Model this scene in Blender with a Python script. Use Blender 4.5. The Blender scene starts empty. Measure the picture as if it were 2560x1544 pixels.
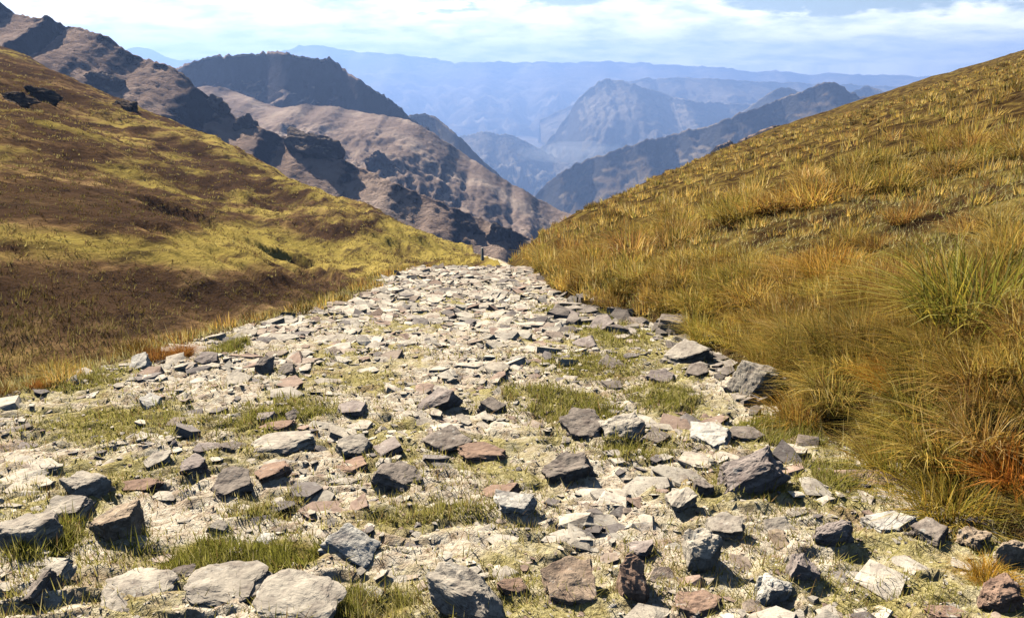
import bpy, bmesh, math, random
import numpy as np
from mathutils import Vector, Matrix, noise as mnoise

R = math.radians
random.seed(7)
rng = np.random.default_rng(7)
scene = bpy.context.scene
COL = scene.collection

# ------------------------------------------------------------------ camera
F_PX, CX, CY, HORIZON = 1991.0, 1280.0, 772.0, 165.0      # focal length and centre in photograph pixels
PITCH = math.atan((CY - HORIZON) / F_PX)
EYE = 1.65
cam_d = bpy.data.cameras.new('camera')
cam = bpy.data.objects.new('camera', cam_d)
COL.objects.link(cam)
cam.location = (0, 0, EYE)
cam.rotation_euler = (R(90) - PITCH, 0, 0)
cam_d.lens = 28.0
cam_d.sensor_width = 36.0
cam_d.clip_start = 0.05
cam_d.clip_end = 120000
scene.camera = cam

# ------------------------------------------------------------------ light
SUN_AZ, SUN_EL = -36.0, 36.0           # degrees from straight ahead (minus = left), above the horizon
sun_d = bpy.data.lights.new('sun', 'SUN')
sun_d.energy = 5.0
sun_d.angle = R(0.53)
sun_d.color = (1.0, 0.93, 0.82)
sun = bpy.data.objects.new('sun', sun_d)
COL.objects.link(sun)
sdir = Vector((math.sin(R(SUN_AZ)) * math.cos(R(SUN_EL)), math.cos(R(SUN_AZ)) * math.cos(R(SUN_EL)), math.sin(R(SUN_EL))))
sun.rotation_euler = sdir.to_track_quat('Z', 'Y').to_euler()
sun.location = sdir * 50

world = bpy.data.worlds.new('World')
scene.world = world
world.use_nodes = True
wn, wl = world.node_tree.nodes, world.node_tree.links
wn.clear()


def N(nodes, typ, **kw):
    n = nodes.new(typ)
    for k, v in kw.items():
        if k == 'ins':
            for i, val in v.items():
                n.inputs[i].default_value = val
        else:
            setattr(n, k, v)
    return n


def wmath(op, a, b=None, clamp=False):
    n = wn.new('ShaderNodeMath')
    n.operation = op
    n.use_clamp = clamp
    for i, v in enumerate((a, b)):
        if v is None:
            continue
        if isinstance(v, (int, float)):
            n.inputs[i].default_value = v
        else:
            wl.new(v, n.inputs[i])
    return n.outputs[0]


sky = N(wn, 'ShaderNodeTexSky', sky_type='NISHITA', sun_disc=False, sun_elevation=R(SUN_EL), sun_rotation=R(SUN_AZ),
        altitude=1800, air_density=1.0, dust_density=1.4, ozone_density=0.5)
tc = N(wn, 'ShaderNodeTexCoord')
sep = N(wn, 'ShaderNodeSeparateXYZ')
wl.new(tc.outputs['Generated'], sep.inputs[0])
dz = wmath('MAXIMUM', sep.outputs[2], 0.0)
# layered stratus seen on a flat ceiling far above: sheet coordinates
den = wmath('ADD', dz, 0.19)
comb = N(wn, 'ShaderNodeCombineXYZ')
wl.new(wmath('DIVIDE', sep.outputs[0], den), comb.inputs[0])
wl.new(wmath('DIVIDE', sep.outputs[1], den), comb.inputs[1])
n1 = N(wn, 'ShaderNodeTexNoise', ins={'Scale': 3.2, 'Detail': 9.0, 'Roughness': 0.64, 'Distortion': 0.2})
wl.new(comb.outputs[0], n1.inputs['Vector'])
# the cover is thicker towards the left-hand (sun) side of the sky
toward = wmath('ADD', wmath('MULTIPLY', sep.outputs[0], math.sin(R(SUN_AZ - 8))), wmath('MULTIPLY', sep.outputs[1], math.cos(R(SUN_AZ - 8))))
side = wmath('SUBTRACT', wmath('ADD', wmath('MULTIPLY', toward, 0.34), -0.115), wmath('MULTIPLY', dz, 1.6))
sheet = wmath('ADD', n1.outputs[0], side)
mr1 = N(wn, 'ShaderNodeMapRange', interpolation_type='SMOOTHSTEP', ins={1: 0.46, 2: 0.57, 3: 0.0, 4: 0.97})
wl.new(sheet, mr1.inputs[0])
# cumulus bank low over the mountains all round
mp = N(wn, 'ShaderNodeMapping', ins={'Scale': (1.0, 1.0, 3.2), 'Location': (3.1, 0.4, 0.0)})
wl.new(tc.outputs['Generated'], mp.inputs[0])
n2 = N(wn, 'ShaderNodeTexNoise', ins={'Scale': 5.5, 'Detail': 7.0, 'Roughness': 0.58})
wl.new(mp.outputs[0], n2.inputs['Vector'])
bank = wmath('SUBTRACT', wmath('ADD', wmath('ADD', n2.outputs[0], 0.24), wmath('MULTIPLY', toward, 0.10)), wmath('MULTIPLY', dz, 4.6))
mr2 = N(wn, 'ShaderNodeMapRange', interpolation_type='SMOOTHSTEP', ins={1: 0.44, 2: 0.53, 3: 0.0, 4: 0.95})
wl.new(bank, mr2.inputs[0])
cover = wmath('MAXIMUM', mr1.outputs[0], mr2.outputs[0])
# cloud body, lighter and greyer lumps
n3 = N(wn, 'ShaderNodeTexNoise', ins={'Scale': 3.4, 'Detail': 6.0, 'Roughness': 0.6})
wl.new(comb.outputs[0], n3.inputs['Vector'])
cr = N(wn, 'ShaderNodeValToRGB')
cr.color_ramp.elements[0].position = 0.36
cr.color_ramp.elements[0].color = (10.0, 11.2, 11.2, 1)
cr.color_ramp.elements[1].position = 0.60
cr.color_ramp.elements[1].color = (19.0, 18.8, 17.0, 1)
wl.new(n3.outputs[0], cr.inputs[0])
mix = N(wn, 'ShaderNodeMix', data_type='RGBA')
wl.new(cover, mix.inputs[0])
wl.new(sky.outputs[0], mix.inputs[6])
wl.new(cr.outputs[0], mix.inputs[7])
bg = N(wn, 'ShaderNodeBackground', ins={1: 0.05})
wl.new(mix.outputs[2], bg.inputs[0])
wo = N(wn, 'ShaderNodeOutputWorld')
wl.new(bg.outputs[0], wo.inputs[0])

vs = scene.view_settings
vs.view_transform = 'Standard'
vs.look = 'None'
vs.gamma = 1.0
vs.use_curve_mapping = False
vs.exposure = 1.1
scene.render.engine = 'CYCLES'
scene.cycles.use_denoising = True
scene.cycles.max_bounces = 6
scene.cycles.diffuse_bounces = 0
scene.cycles.volume_bounces = 0
scene.cycles.transparent_max_bounces = 8


# ------------------------------------------------------------------ helpers
def tag(o, label=None, cat=None, group=None, kind=None):
    if label:
        o['label'] = label
    if cat:
        o['category'] = cat
    if group:
        o['group'] = group
    if kind:
        o['kind'] = kind
    return o


def link(name, me, mat=None, parent=None):
    o = bpy.data.objects.new(name, me)
    COL.objects.link(o)
    if mat is not None and me is not None and not me.materials:
        me.materials.append(mat)
    if parent is not None:
        o.parent = parent
    return o


def mesh_from(name, V, F, tint=None, smooth=False):
    """V (n,3), F (m,k) with k = 3 or 4"""
    V = np.asarray(V, np.float32)
    F = np.asarray(F, np.int32)
    me = bpy.data.meshes.new(name)
    k = F.shape[1]
    me.vertices.add(len(V))
    me.vertices.foreach_set('co', V.ravel())
    me.loops.add(F.size)
    me.loops.foreach_set('vertex_index', F.ravel())
    me.polygons.add(len(F))
    me.polygons.foreach_set('loop_start', np.arange(0, F.size, k, dtype=np.int32))
    if smooth:
        me.polygons.foreach_set('use_smooth', np.ones(len(F), bool))
    else:
        me.polygons.foreach_set('use_smooth', np.zeros(len(F), bool))
    me.update(calc_edges=True)
    if tint is not None:
        a = me.attributes.new('tint', 'FLOAT_COLOR', 'POINT')
        c = np.ones((len(V), 4), np.float32)
        c[:, :3] = tint
        a.data.foreach_set('color', c.ravel())
    return me


def grid_faces(nr, nc):
    i = np.arange((nr - 1) * nc).reshape(nr - 1, nc)[:, :-1]
    return np.stack([i, i + 1, i + nc + 1, i + nc], -1).reshape(-1, 4)


_perm = np.random.default_rng(3).permutation(4096)
_COS, _SIN = np.cos(np.arange(4096) * (2 * np.pi / 4096.0)), np.sin(np.arange(4096) * (2 * np.pi / 4096.0))


def _h(ix, iy, s):
    return _perm[(ix + _perm[(iy + s * 131) & 4095]) & 4095]


def perlin(x, y, seed=0):
    x = np.asarray(x, float)
    y = np.asarray(y, float)
    xi = np.floor(x).astype(int)
    yi = np.floor(y).astype(int)
    xf, yf = x - xi, y - yi
    u = xf * xf * xf * (xf * (xf * 6 - 15) + 10)
    v = yf * yf * yf * (yf * (yf * 6 - 15) + 10)

    def g(ax, ay, dx, dy):
        t = _h(ax, ay, seed)
        return _COS[t] * dx + _SIN[t] * dy
    a = g(xi, yi, xf, yf)
    b = g(xi + 1, yi, xf - 1, yf)
    c = g(xi, yi + 1, xf, yf - 1)
    d = g(xi + 1, yi + 1, xf - 1, yf - 1)
    return 1.5 * ((a * (1 - u) + b * u) * (1 - v) + (c * (1 - u) + d * u) * v)


def fbm(x, y, seed=0, oct=4, rough=0.5):
    s, a, t = 0.0, 1.0, 0.0
    for k in range(oct):
        s = s + a * perlin(x * 2 ** k + 17.3 * k, y * 2 ** k - 9.1 * k, seed + k)
        t += a
        a *= rough
    return s / t * 1.4


def ridged(x, y, seed=0, oct=4, rough=0.55):
    s, a, t = 0.0, 1.0, 0.0
    for k in range(oct):
        s = s + a * (1 - np.abs(perlin(x * 2 ** k + 5.7 * k, y * 2 ** k + 3.3 * k, seed + k)) * 2)
        t += a
        a *= rough
    return s / t


def sstep(a, b, x):
    t = np.clip((x - a) / (b - a), 0, 1)
    return t * t * (3 - 2 * t)


def smax(a, b, k):
    h = np.clip(0.5 + 0.5 * (a - b) / k, 0, 1)
    return b * (1 - h) + a * h + k * h * (1 - h)


def splus(x, k):
    return k * np.logaddexp(0, x / k)


def ray(px, py):
    """direction through a photograph pixel, scaled so that y = 1"""
    cx, cy = (px - CX) / F_PX, (CY - py) / F_PX
    dy = math.cos(PITCH) + cy * math.sin(PITCH)
    dzz = -math.sin(PITCH) + cy * math.cos(PITCH)
    return cx / dy, dzz / dy


def table(pts, step=0.1, win=2.0):
    xs = np.array([p[0] for p in pts], float)
    zs = np.array([p[1] for p in pts], float)
    t = np.arange(xs[0], xs[-1] + step, step)
    v = np.interp(t, xs, zs)
    n = max(1, int(win / step)) | 1
    vp = np.concatenate([v[0] + (v[1] - v[0]) * np.arange(-(n // 2), 0), v, v[-1] + (v[-1] - v[-2]) * np.arange(1, n // 2 + 1)])
    v = np.convolve(vp, np.ones(n) / n, 'valid')
    return lambda q: np.interp(q, t, v)


# ------------------------------------------------------------------ the lie of the land (metres; x right, y ahead)
path_z = table([(-10, 1.0), (-4, 0.45), (0, 0), (20, -2.6), (23, -3.05), (28, -4.2), (40, -6.45), (60, -10.0), (100, -17.2), (200, -35.5), (300, -62), (600, -160)], win=4)
edge_l = table([(-10, -8.5), (-4, -7), (3, -6), (5, -5.2), (6.4, -4.5), (10, -3.9), (14, -2.9), (21, -2.95), (25, -2.4), (34, -0.7), (40, -0.6), (60, -1.6), (100, -4.6), (200, -10.6), (600, -31)], win=1.6)
edge_r = table([(-10, 3.6), (-4, 3.0), (3.5, 2.55), (5, 2.3), (6.4, 2.15), (8.5, 2.4), (10, 2.2), (14, 0.95), (21, 0.5), (30, 0.15), (40, -0.1), (60, -1.0), (100, -4.0), (200, -10), (600, -30)], win=1.6)
hill_c = table([(-10, -5.0), (12, -4.5), (40, -3.4), (80, -1.2), (130, 1.2), (200, 4.0), (600, 12)], win=6)
emb_s = table([(-10, 0.6), (10, 0.55), (25, 0.42), (40, 0.26), (60, 0.12), (100, 0.04), (600, 0.0)], win=5)
bank_b = table([(-10, 0.75), (4, 0.8), (8, 0.62), (14, 0.35), (22, 0.25), (600, 0.25)], win=3)
cut_y = table([(-40, 44), (0, 52), (3.5, 57), (12, 78), (45, 150), (120, 225), (400, 330), (900, 400)], win=6)
lcut_y = table([(-900, 300), (-200, 250), (-110, 225), (-60, 190), (-40, 165), (-20, 165), (0, 190), (100, 190)], win=6)

MOUNDS = []          # (x, y, radius, rise) soil packed against the larger rocks
SCARPS = []          # (points (x, y), height, width) cut banks on the left hillside, filled in below


def polyline_sd(x, y, pts):
    """signed distance to a polyline (positive on the side towards the camera) and parameter 0..1"""
    best = np.full(np.shape(x), 1e9)
    sgn = np.ones(np.shape(x))
    par = np.zeros(np.shape(x))
    n = len(pts) - 1
    for i in range(n):
        ax, ay = pts[i]
        bx, by = pts[i + 1]
        vx, vy = bx - ax, by - ay
        L2 = vx * vx + vy * vy
        t = np.clip(((x - ax) * vx + (y - ay) * vy) / L2, 0, 1)
        d = np.hypot(x - ax - t * vx, y - ay - t * vy)
        s = np.sign((x - ax) * vy - (y - ay) * vx)
        m = d < best
        best = np.where(m, d, best)
        sgn = np.where(m, s, sgn)
        par = np.where(m, (i + t) / n, par)
    return best * np.where(sgn == 0, 1, sgn), par


def height(x, y, detail=True, packed=True):
    x = np.asarray(x, float)
    y = np.asarray(y, float)
    zp, el, er = path_z(y), edge_l(y), edge_r(y)
    # left: embankment falling from the path edge, then the far hillside rising
    d = np.maximum(el - x, 0)
    emb = zp - emb_s(y) * (np.sqrt(d * d + 0.25) - 0.5)
    c = hill_c(y)
    hl = -0.2 * y - 0.41 * x + c
    # broad folds and terraces on the hillside
    sc = 0.4 + 0.6 * sstep(12, 60, y)
    fold = sc * (0.9 * fbm(x / 34.0 + 0.3, y / 46.0, 11, 3) + 0.010 * np.clip(y, 0, 240) * fbm(x / 60.0, y / 80.0, 15, 3))
    up = (-0.41 * x - 0.05 * y)
    terr = sc * 0.55 * np.sin(up * 0.55 + 3.0 * fbm(x / 30.0, y / 40.0, 21, 2))
    hl = hl + fold + terr
    over = splus(y - lcut_y(x) - 14 * fbm(x / 50.0, 0 * y, 31, 2), 9.0)
    hl = hl - 0.62 * over
    left = smax(emb, hl, 1.2)
    left = left - 0.5 * splus(y - 215, 12) * sstep(-40, 0, x - el)
    # right: cut bank, then the open slope
    dr = np.maximum(x - er, 0)
    br = -0.13 * y + 0.3 * dr
    lift = (bank_b(y)) * (1 - np.exp(-dr / 0.85))
    br = br + (np.minimum(zp + 0.13 * y, 0)) * np.exp(-dr / 2.2) + lift
    br = br + 0.35 * (1 - np.exp(-dr / 2.0)) * fbm(x / 7.0, y / 9.0, 41, 3) + 0.010 * np.minimum(dr, 60) * fbm(x / 26.0, y / 26.0, 45, 2)
    right = br - 0.55 * splus(y - cut_y(x), 4.0)
    z = np.where(x < el, left, np.where(x > er, right, zp))
    z = z - 0.0436 * y
    if detail:
        onp = sstep(-0.2, 0.5, x - el) * sstep(-0.2, 0.5, er - x)
        q = 3.2 * fbm(x / 1.3, y / 0.8, 51, 4) + 40
        led = np.floor(q) + sstep(0.62, 0.95, q - np.floor(q)) - q
        z = z + onp * (0.05 * fbm(x / 1.7, y / 1.7, 52, 3) + 0.075 * led + 0.026 * fbm(x / 0.35, y / 0.35, 55, 4, 0.6))
        z = z + (1 - onp) * sstep(0, 0.8, np.maximum(el - x, x - er)) * 0.10 * fbm(x / 1.1, y / 1.1, 61, 3)
        far = sstep(14, 40, y) * (x < el)
        ky = 0.35 + 0.65 * sstep(20, 90, y)
        st = (x + 0.12 * y) / (2.6 * ky) + 1.5 * fbm(x / 9.0, y / 22.0, 67, 2)
        z = z + far * ky * (0.34 * fbm(x / 2.2, y / 13.0, 65, 5, 0.62) + 1.0 * ridged(x / 9.0 + 0.02 * y, y / 34.0, 71, 5, 0.62) - 0.5 + 0.22 * (np.floor(st) + sstep(0.3, 0.9, st - np.floor(st)) - st))
        if packed and MOUNDS and z.ndim:
            z = z.copy()
            for mx, my, mr, mh in MOUNDS:
                m_ = (np.abs(y - my) < 2.4 * mr) & (np.abs(x - mx) < 2.4 * mr)
                if m_.any():
                    z[m_] += mh * np.exp(-0.9 * ((x[m_] - mx) ** 2 + (y[m_] - my) ** 2) / (mr * mr))
        for pts, hgt, wid in SCARPS:
            sd, par = polyline_sd(x, y, pts)
            amp = hgt * sstep(0, 0.12, par) * (1 - sstep(0.86, 1, par)) * (0.75 + 0.5 * fbm(x / 3, y / 3, 81, 2))
            # steep drop just on the camera side of the line, easing back to the slope
            z = z - amp * sstep(-0.15 * wid, 0.2 * wid, sd) * (1 - sstep(1.0 * wid, 9.0 * wid, sd))
    return z


def hit(px, py, y0=1.2, y1=400.0, detail=True):
    """where the ray through a photograph pixel meets the land"""
    kx, kz = ray(px, py)
    ys = np.exp(np.linspace(math.log(y0), math.log(y1), 600))
    f = height(kx * ys, ys, detail) - (EYE + kz * ys)
    i = np.argmax(f > 0)
    if f[i] <= 0:
        i = len(ys) - 1
    for _ in range(2):
        a, b = ys[max(i - 1, 0)], ys[i]
        ys = np.linspace(a, b, 24)
        f = height(kx * ys, ys, detail) - (EYE + kz * ys)
        i = int(np.argmax(f > 0)) or len(ys) - 1
    b = ys[i]
    return kx * b, b, float(height(np.array([kx * b]), np.array([b]), detail)[0])


def scarp(pix, hgt, wid):
    pts = [hit(px, py, detail=False)[:2] for px, py in pix]
    SCARPS.append((pts, hgt, wid))


_sc = []
for pix, hgt, wid in [
    ([(725, 628), (790, 652), (850, 680), (925, 706)], 1.1, 1.0),
    ([(280, 468), (420, 505), (520, 548), (640, 610)], 0.9, 1.0),
    ([(310, 555), (400, 562), (475, 582)], 0.5, 0.7),
    ([(560, 468), (660, 505), (760, 540)], 0.7, 1.0),
    ([(860, 560), (930, 582), (1000, 604)], 0.7, 1.1),
]:
    _sc.append(([hit(px, py, detail=False)[:2] for px, py in pix], hgt, wid))
SCARPS.extend(_sc)


# ------------------------------------------------------------------ where the rocks lie
def px_m(px, y):
    """metres spanned by px photograph pixels at ground distance y"""
    return px * y * 1.03 / F_PX


PALE, GREY, TAN, RED, PURP, DARK, WHITE = (0.52, 0.46, 0.37), (0.42, 0.37, 0.30), (0.42, 0.325, 0.23), (0.35, 0.235, 0.17), (0.34, 0.285, 0.25), (0.28, 0.235, 0.195), (0.62, 0.58, 0.50)
# (left, top, right, bottom in the photograph, kind, colour, tilt about the line of sight, yaw, label)
ROCKS = [
    (-20, 1278, 112, 1388, 'block', GREY, 0, 10, 'large dark-fronted block with a pale top cut by the left edge of the view'),
    (90, 1243, 202, 1315, 'block', GREY, -4, 20, 'dark block with a pale flat top beside the large left-edge block'),
    (145, 1180, 258, 1262, 'wedge', GREY, -14, 25, 'wedge-shaped dark stone with a sloping top above the left-edge blocks'),
    (222, 1258, 338, 1368, 'block', TAN, 3, -8, 'brown-topped stone with a dark front, left of the green grass patch'),
    (515, 1180, 614, 1246, 'block', DARK, 2, 0, 'square dark block standing alone in pale ground'),
    (617, 1153, 722, 1204, 'slab', RED, -16, 10, 'reddish slab tipped up to the right, right of the square dark block'),
    (466, 1100, 545, 1134, 'slab', PURP, 0, 0, 'low grey-purple stone, left of two behind the square dark block'),
    (538, 1102, 614, 1136, 'slab', DARK, 6, 12, 'low dark purple stone, right of two behind the square dark block'),
    (628, 1026, 690, 1056, 'slab', PURP, 3, 0, 'dark purple stone, left in a brown cluster on a yellow grass strip'),
    (708, 1030, 744, 1060, 'block', DARK, 0, 30, 'small round dark stone, right in a brown cluster on a yellow grass strip'),
    (640, 1052, 735, 1080, 'slab', RED, -8, 0, 'brown flat stone, lowest in a cluster on a yellow grass strip'),
    (-8, 1066, 60, 1100, 'block', DARK, 0, 12, 'dark stone at the left edge beside an orange tuft'),
    (-10, 1106, 104, 1124, 'slab', PURP, 0, 0, 'long thin flat stone at the left edge'),
    (268, 1194, 392, 1236, 'slab', RED, -5, 8, 'low reddish ledge stone right of the wedge-shaped stone'),
    (346, 1137, 414, 1178, 'wedge', PALE, 10, -30, 'pale stone with a dark right face in the left middle of the path'),
    (368, 1230, 456, 1264, 'wedge', PALE, 8, 20, 'pale low stone with a purple shaded side above the green grass patch'),
    (48, 1410, 182, 1466, 'slab', PALE, -12, 12, 'pale tilted slab in the lower left corner'),
    (14, 1452, 124, 1530, 'wedge', DARK, -22, 20, 'dark triangular stone under the pale tilted slab, lower left corner'),
    (415, 1422, 655, 1514, 'bed', GREY, 3, 8, 'broad rounded grey bedrock hump below the green grass patch'),
    (600, 1464, 862, 1556, 'bed', PALE, 2, -10, 'broad pale bedrock hump at the bottom edge, right of the grey one'),
    (415, 1418, 486, 1458, 'wedge', DARK, 12, 0, 'small dark stone on the upper left of the grey bedrock hump'),
    (210, 1430, 420, 1530, 'bed', PALE, 0, 0, 'low knobbly pale bedrock left of the grey hump'),
    (795, 1325, 960, 1420, 'slab', WHITE, 20, -22, 'large pale flat slab with a dark thick front edge beside the grass patch'),
    (442, 1143, 510, 1194, 'block', PURP, -10, 25, 'pinkish grey stone up and left of the square dark block'),
    (504, 1297, 570, 1334, 'slab', GREY, 12, 10, 'grey stone half sunk just above the green grass patch'),
    (636, 1340, 688, 1370, 'block', WHITE, 0, 20, 'small whitish stone at the right end of the green grass patch'),
    (822, 1143, 936, 1190, 'slab', RED, -14, 6, 'reddish slab with a grey top in the middle of the path'),
    (818, 1193, 900, 1214, 'slab', PALE, 4, 0, 'thin pale flake lying under the reddish grey-topped slab'),
    (834, 1008, 912, 1048, 'block', PURP, 0, 15, 'dark purple stone with rounded top at mid distance left of centre'),
    (1036, 982, 1148, 1036, 'shard', PURP, -24, 15, 'dark striped stone rising to a point at mid distance in the centre'),
    (1192, 1000, 1260, 1040, 'block', DARK, 6, 0, 'dark stone with a pale cap right of the striped pointed stone'),
    (1058, 1078, 1180, 1146, 'block', DARK, 4, 6, 'large dark overhanging stone in the centre of the path'),
    (916, 1103, 1002, 1148, 'wedge', PURP, -12, 10, 'grey wedge left of the large dark overhanging stone'),
    (936, 1162, 1046, 1232, 'block', DARK, 12, 20, 'dark rounded boulder with white gravel at its left foot'),
    (1192, 1210, 1305, 1258, 'slab', RED, -16, 8, 'red-brown tilted slab in front of pale ground at the centre'),
    (1152, 1115, 1266, 1158, 'shard', RED, 14, 0, 'thin reddish angular stone right of the large dark overhanging stone'),
    (1366, 1128, 1482, 1222, 'shard', DARK, -34, 12, 'long dark stone leaning up to the right'),
    (1408, 1036, 1512, 1096, 'wedge', DARK, -18, 14, 'dark stone at the left end of a pale bedrock hump'),
    (1500, 1030, 1624, 1106, 'bed', PALE, -4, 0, 'pale bedrock hump at mid distance right of centre'),
    (1606, 1078, 1684, 1116, 'block', DARK, 0, 20, 'small dark stone at the right foot of the pale bedrock hump'),
    (1030, 1436, 1300, 1556, 'ridge', GREY, 18, -24, 'long dark ridge of rock with a pale sloping top at the bottom centre'),
    (1340, 1394, 1512, 1524, 'slab', (0.44, 0.33, 0.235), -6, 22, 'large angular tan boulder with a reddish lower edge near the bottom centre'),
    (1226, 1410, 1296, 1454, 'block', PALE, 0, 30, 'small pale grey stone behind a flat reddish one'),
    (1232, 1444, 1326, 1484, 'slab', RED, 8, 10, 'flat reddish stone left of the large angular tan boulder'),
    (1538, 1398, 1626, 1512, 'wedge', RED, 4, 20, 'blocky red-brown stone right of the large angular tan boulder'),
    (1572, 1350, 1640, 1404, 'block', PURP, -10, 10, 'purple-brown stone above the blocky red-brown one'),
    (1738, 1068, 1840, 1124, 'block', WHITE, 6, -32, 'white block with a dark right face on the right of the path'),
    (1818, 1064, 1918, 1104, 'slab', DARK, 4, 0, 'dark jagged stone behind the white block'),
    (1836, 902, 1962, 1016, 'upright', GREY, 24, -36, 'tall upright stone, pale left face and black right face, by the right bank'),
    (1780, 1146, 1986, 1238, 'ridge', PURP, -16, 16, 'long jagged grey ridge of rock on the right of the path'),
    (1734, 1194, 1786, 1246, 'wedge', DARK, 0, 0, 'dark pointed stone at the left end of the jagged ridge'),
    (1668, 1226, 1742, 1282, 'block', PALE, -14, 20, 'pale tilted stone below the left end of the jagged ridge'),
    (1694, 1330, 1810, 1454, 'hero', PALE, 10, -42, 'large wedge with a pale top and a black triangular face, lower right'),
    (1776, 1294, 1872, 1358, 'wedge', GREY, 0, 20, 'grey boulder behind the large wedge with the black face'),
    (1874, 1296, 2030, 1348, 'slab', GREY, -6, 14, 'long grey low stone on the lower right'),
    (2030, 1308, 2150, 1380, 'ridge', PURP, 0, 25, 'jagged dark brown rock on the lower right'),
    (1980, 1390, 2052, 1474, 'wedge', PURP, 6, 40, 'dark purple diamond-shaped stone in pale sand, lower right'),
    (2164, 1280, 2312, 1340, 'slab', WHITE, -4, -8, 'broad white slab under the right bank'),
    (1884, 1420, 1984, 1534, 'slab', WHITE, 4, 50, 'whitish slab sunk in pale sand near the bottom, right of the large wedge'),
    (2304, 1508, 2424, 1552, 'slab', RED, -4, 6, 'dark red slab at the bottom edge, right'),
    (1690, 1490, 1812, 1550, 'block', RED, -6, 10, 'dark red-brown stone at the bottom edge below the large wedge'),
    (2296, 1308, 2390, 1378, 'wedge', DARK, 0, 10, 'dark stone half hidden by grass under the right bank'),
    (2396, 1306, 2500, 1384, 'bed', TAN, 0, 35, 'brown boulder under the right bank'),
    (2476, 1350, 2590, 1440, 'ridge', TAN, 8, 20, 'brown boulder at the right edge of the view'),
    (2460, 1430, 2590, 1545, 'bed', RED, -8, 30, 'dark reddish boulder in the bottom right corner'),
    (1922, 1340, 1986, 1378, 'wedge', TAN, 0, 30, 'small brown curved stone below the long grey low stone'),
    (1652, 778, 1736, 846, 'block', DARK, 4, 20, 'dark speckled boulder at the foot of the right bank'),
    (1662, 860, 1790, 918, 'block', GREY, -6, -25, 'pale grey boulder with a dark base at the foot of the right bank'),
    (1500, 893, 1580, 928, 'slab', DARK, -8, 10, 'black flat stone in grass left of the pale grey boulder'),
    (1714, 912, 1782, 944, 'slab', DARK, 4, 0, 'dark stone just below the pale grey boulder'),
    (1630, 934, 1688, 958, 'block', PURP, 0, 10, 'small dark blue-grey stone down and left of the pale grey boulder'),
    (1502, 950, 1560, 974, 'slab', DARK, 0, 8, 'small flat dark stone in yellow grass right of the path middle'),
    (1382, 778, 1454, 804, 'slab', PURP, -5, 0, 'dark purple stone in grass at the far right side of the path'),
    (1480, 798, 1538, 828, 'wedge', PURP, -14, 12, 'small dark wedge right of the far dark purple stone'),
    (1440, 848, 1500, 874, 'wedge', PURP, -16, 0, 'small purple stone leaning right in the grass'),
    (628, 898, 678, 942, 'wedge', DARK, 10, 30, 'small dark peaked stone, left of two on the far left of the path'),
    (690, 912, 734, 944, 'wedge', DARK, -8, 20, 'small dark peaked stone, right of two on the far left of the path'),
    (304, 896, 368, 930, 'wedge', WHITE, -20, 10, 'white pointed stone at the left edge of the path'),
    (340, 990, 396, 1026, 'block', WHITE, 0, 25, 'white lichen-covered stone on the left of the path'),
    (484, 884, 540, 916, 'block', PURP, 4, 10, 'dark purple stone at the left edge of the path under brown tufts'),
    (590, 1080, 790, 1136, 'slab', PALE, 0, 4, 'broad pale flat rock behind the reddish slab by the square dark block'),
    (1222, 1214, 1356, 1292, 'slab', WHITE, 3, -10, 'greenish white flat slab in the middle of the lower path'),
    (836, 1086, 922, 1150, 'slab', GREY, 0, 20, 'flat grey-green stone just above the reddish grey-topped slab'),
    (2420, 1290, 2500, 1318, 'slab', PURP, 0, 0, 'small purple slab right of the white slab under the bank'),
]
SHAPES = {  # boxy, points, bevel, depth/width, sunk share
    'block': (0.40, 18, 0.03, 1.05, 0.44), 'slab': (0.40, 16, 0.03, 1.1, 0.42), 'wedge': (0.62, 12, 0.03, 1.05, 0.44), 'shard': (0.75, 12, 0.03, 0.7, 0.3),
    'bed': (0.70, 34, 0.10, 0.9, 0.42), 'ridge': (0.60, 26, 0.07, 0.55, 0.25), 'hero': (0.48, 14, 0.03, 0.9, 0.27), 'upright': (0.5, 14, 0.06, 0.7, 0.12), 'fin': (0.5, 14, 0.05, 0.6, 0.1)}
RP = []          # where each rock stands: x, y, ground, width, depth, height, buried share
for x0, y0, x1, y1, kind, *_ in ROCKS:
    boxy, npts, bev, dep, sunk = SHAPES[kind]
    bx, by, bz = hit(0.5 * (x0 + x1), y1 - 0.10 * (y1 - y0), y0=1.6, y1=60)
    w = px_m(x1 - x0, by)
    hpx = px_m(y1 - y0, by)
    a = math.atan2(EYE - bz, by)                       # how steeply the camera looks down on it
    d = w * dep
    if kind in ('slab', 'bed'):
        d = min(d, 0.85 * hpx / math.sin(a)) if kind == 'slab' else d
        h = max((hpx - d * math.sin(a) * 0.75) / math.cos(a), 0.30 * hpx)
    else:
        d = min(d, 0.9 * hpx / math.sin(a))
        h = max((hpx - d * math.sin(a) * 0.45) / math.cos(a), 0.45 * hpx)
    if kind in ('block', 'wedge', 'shard'):
        w, d, h = w * 1.14, d * 1.18, h * 0.80
    RP.append((bx, by, bz, w, d, h / (1 - sunk), sunk))
    MOUNDS.append((bx, by + d * 0.5, 0.66 * max(w, d), 0.26 * h))


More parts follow.
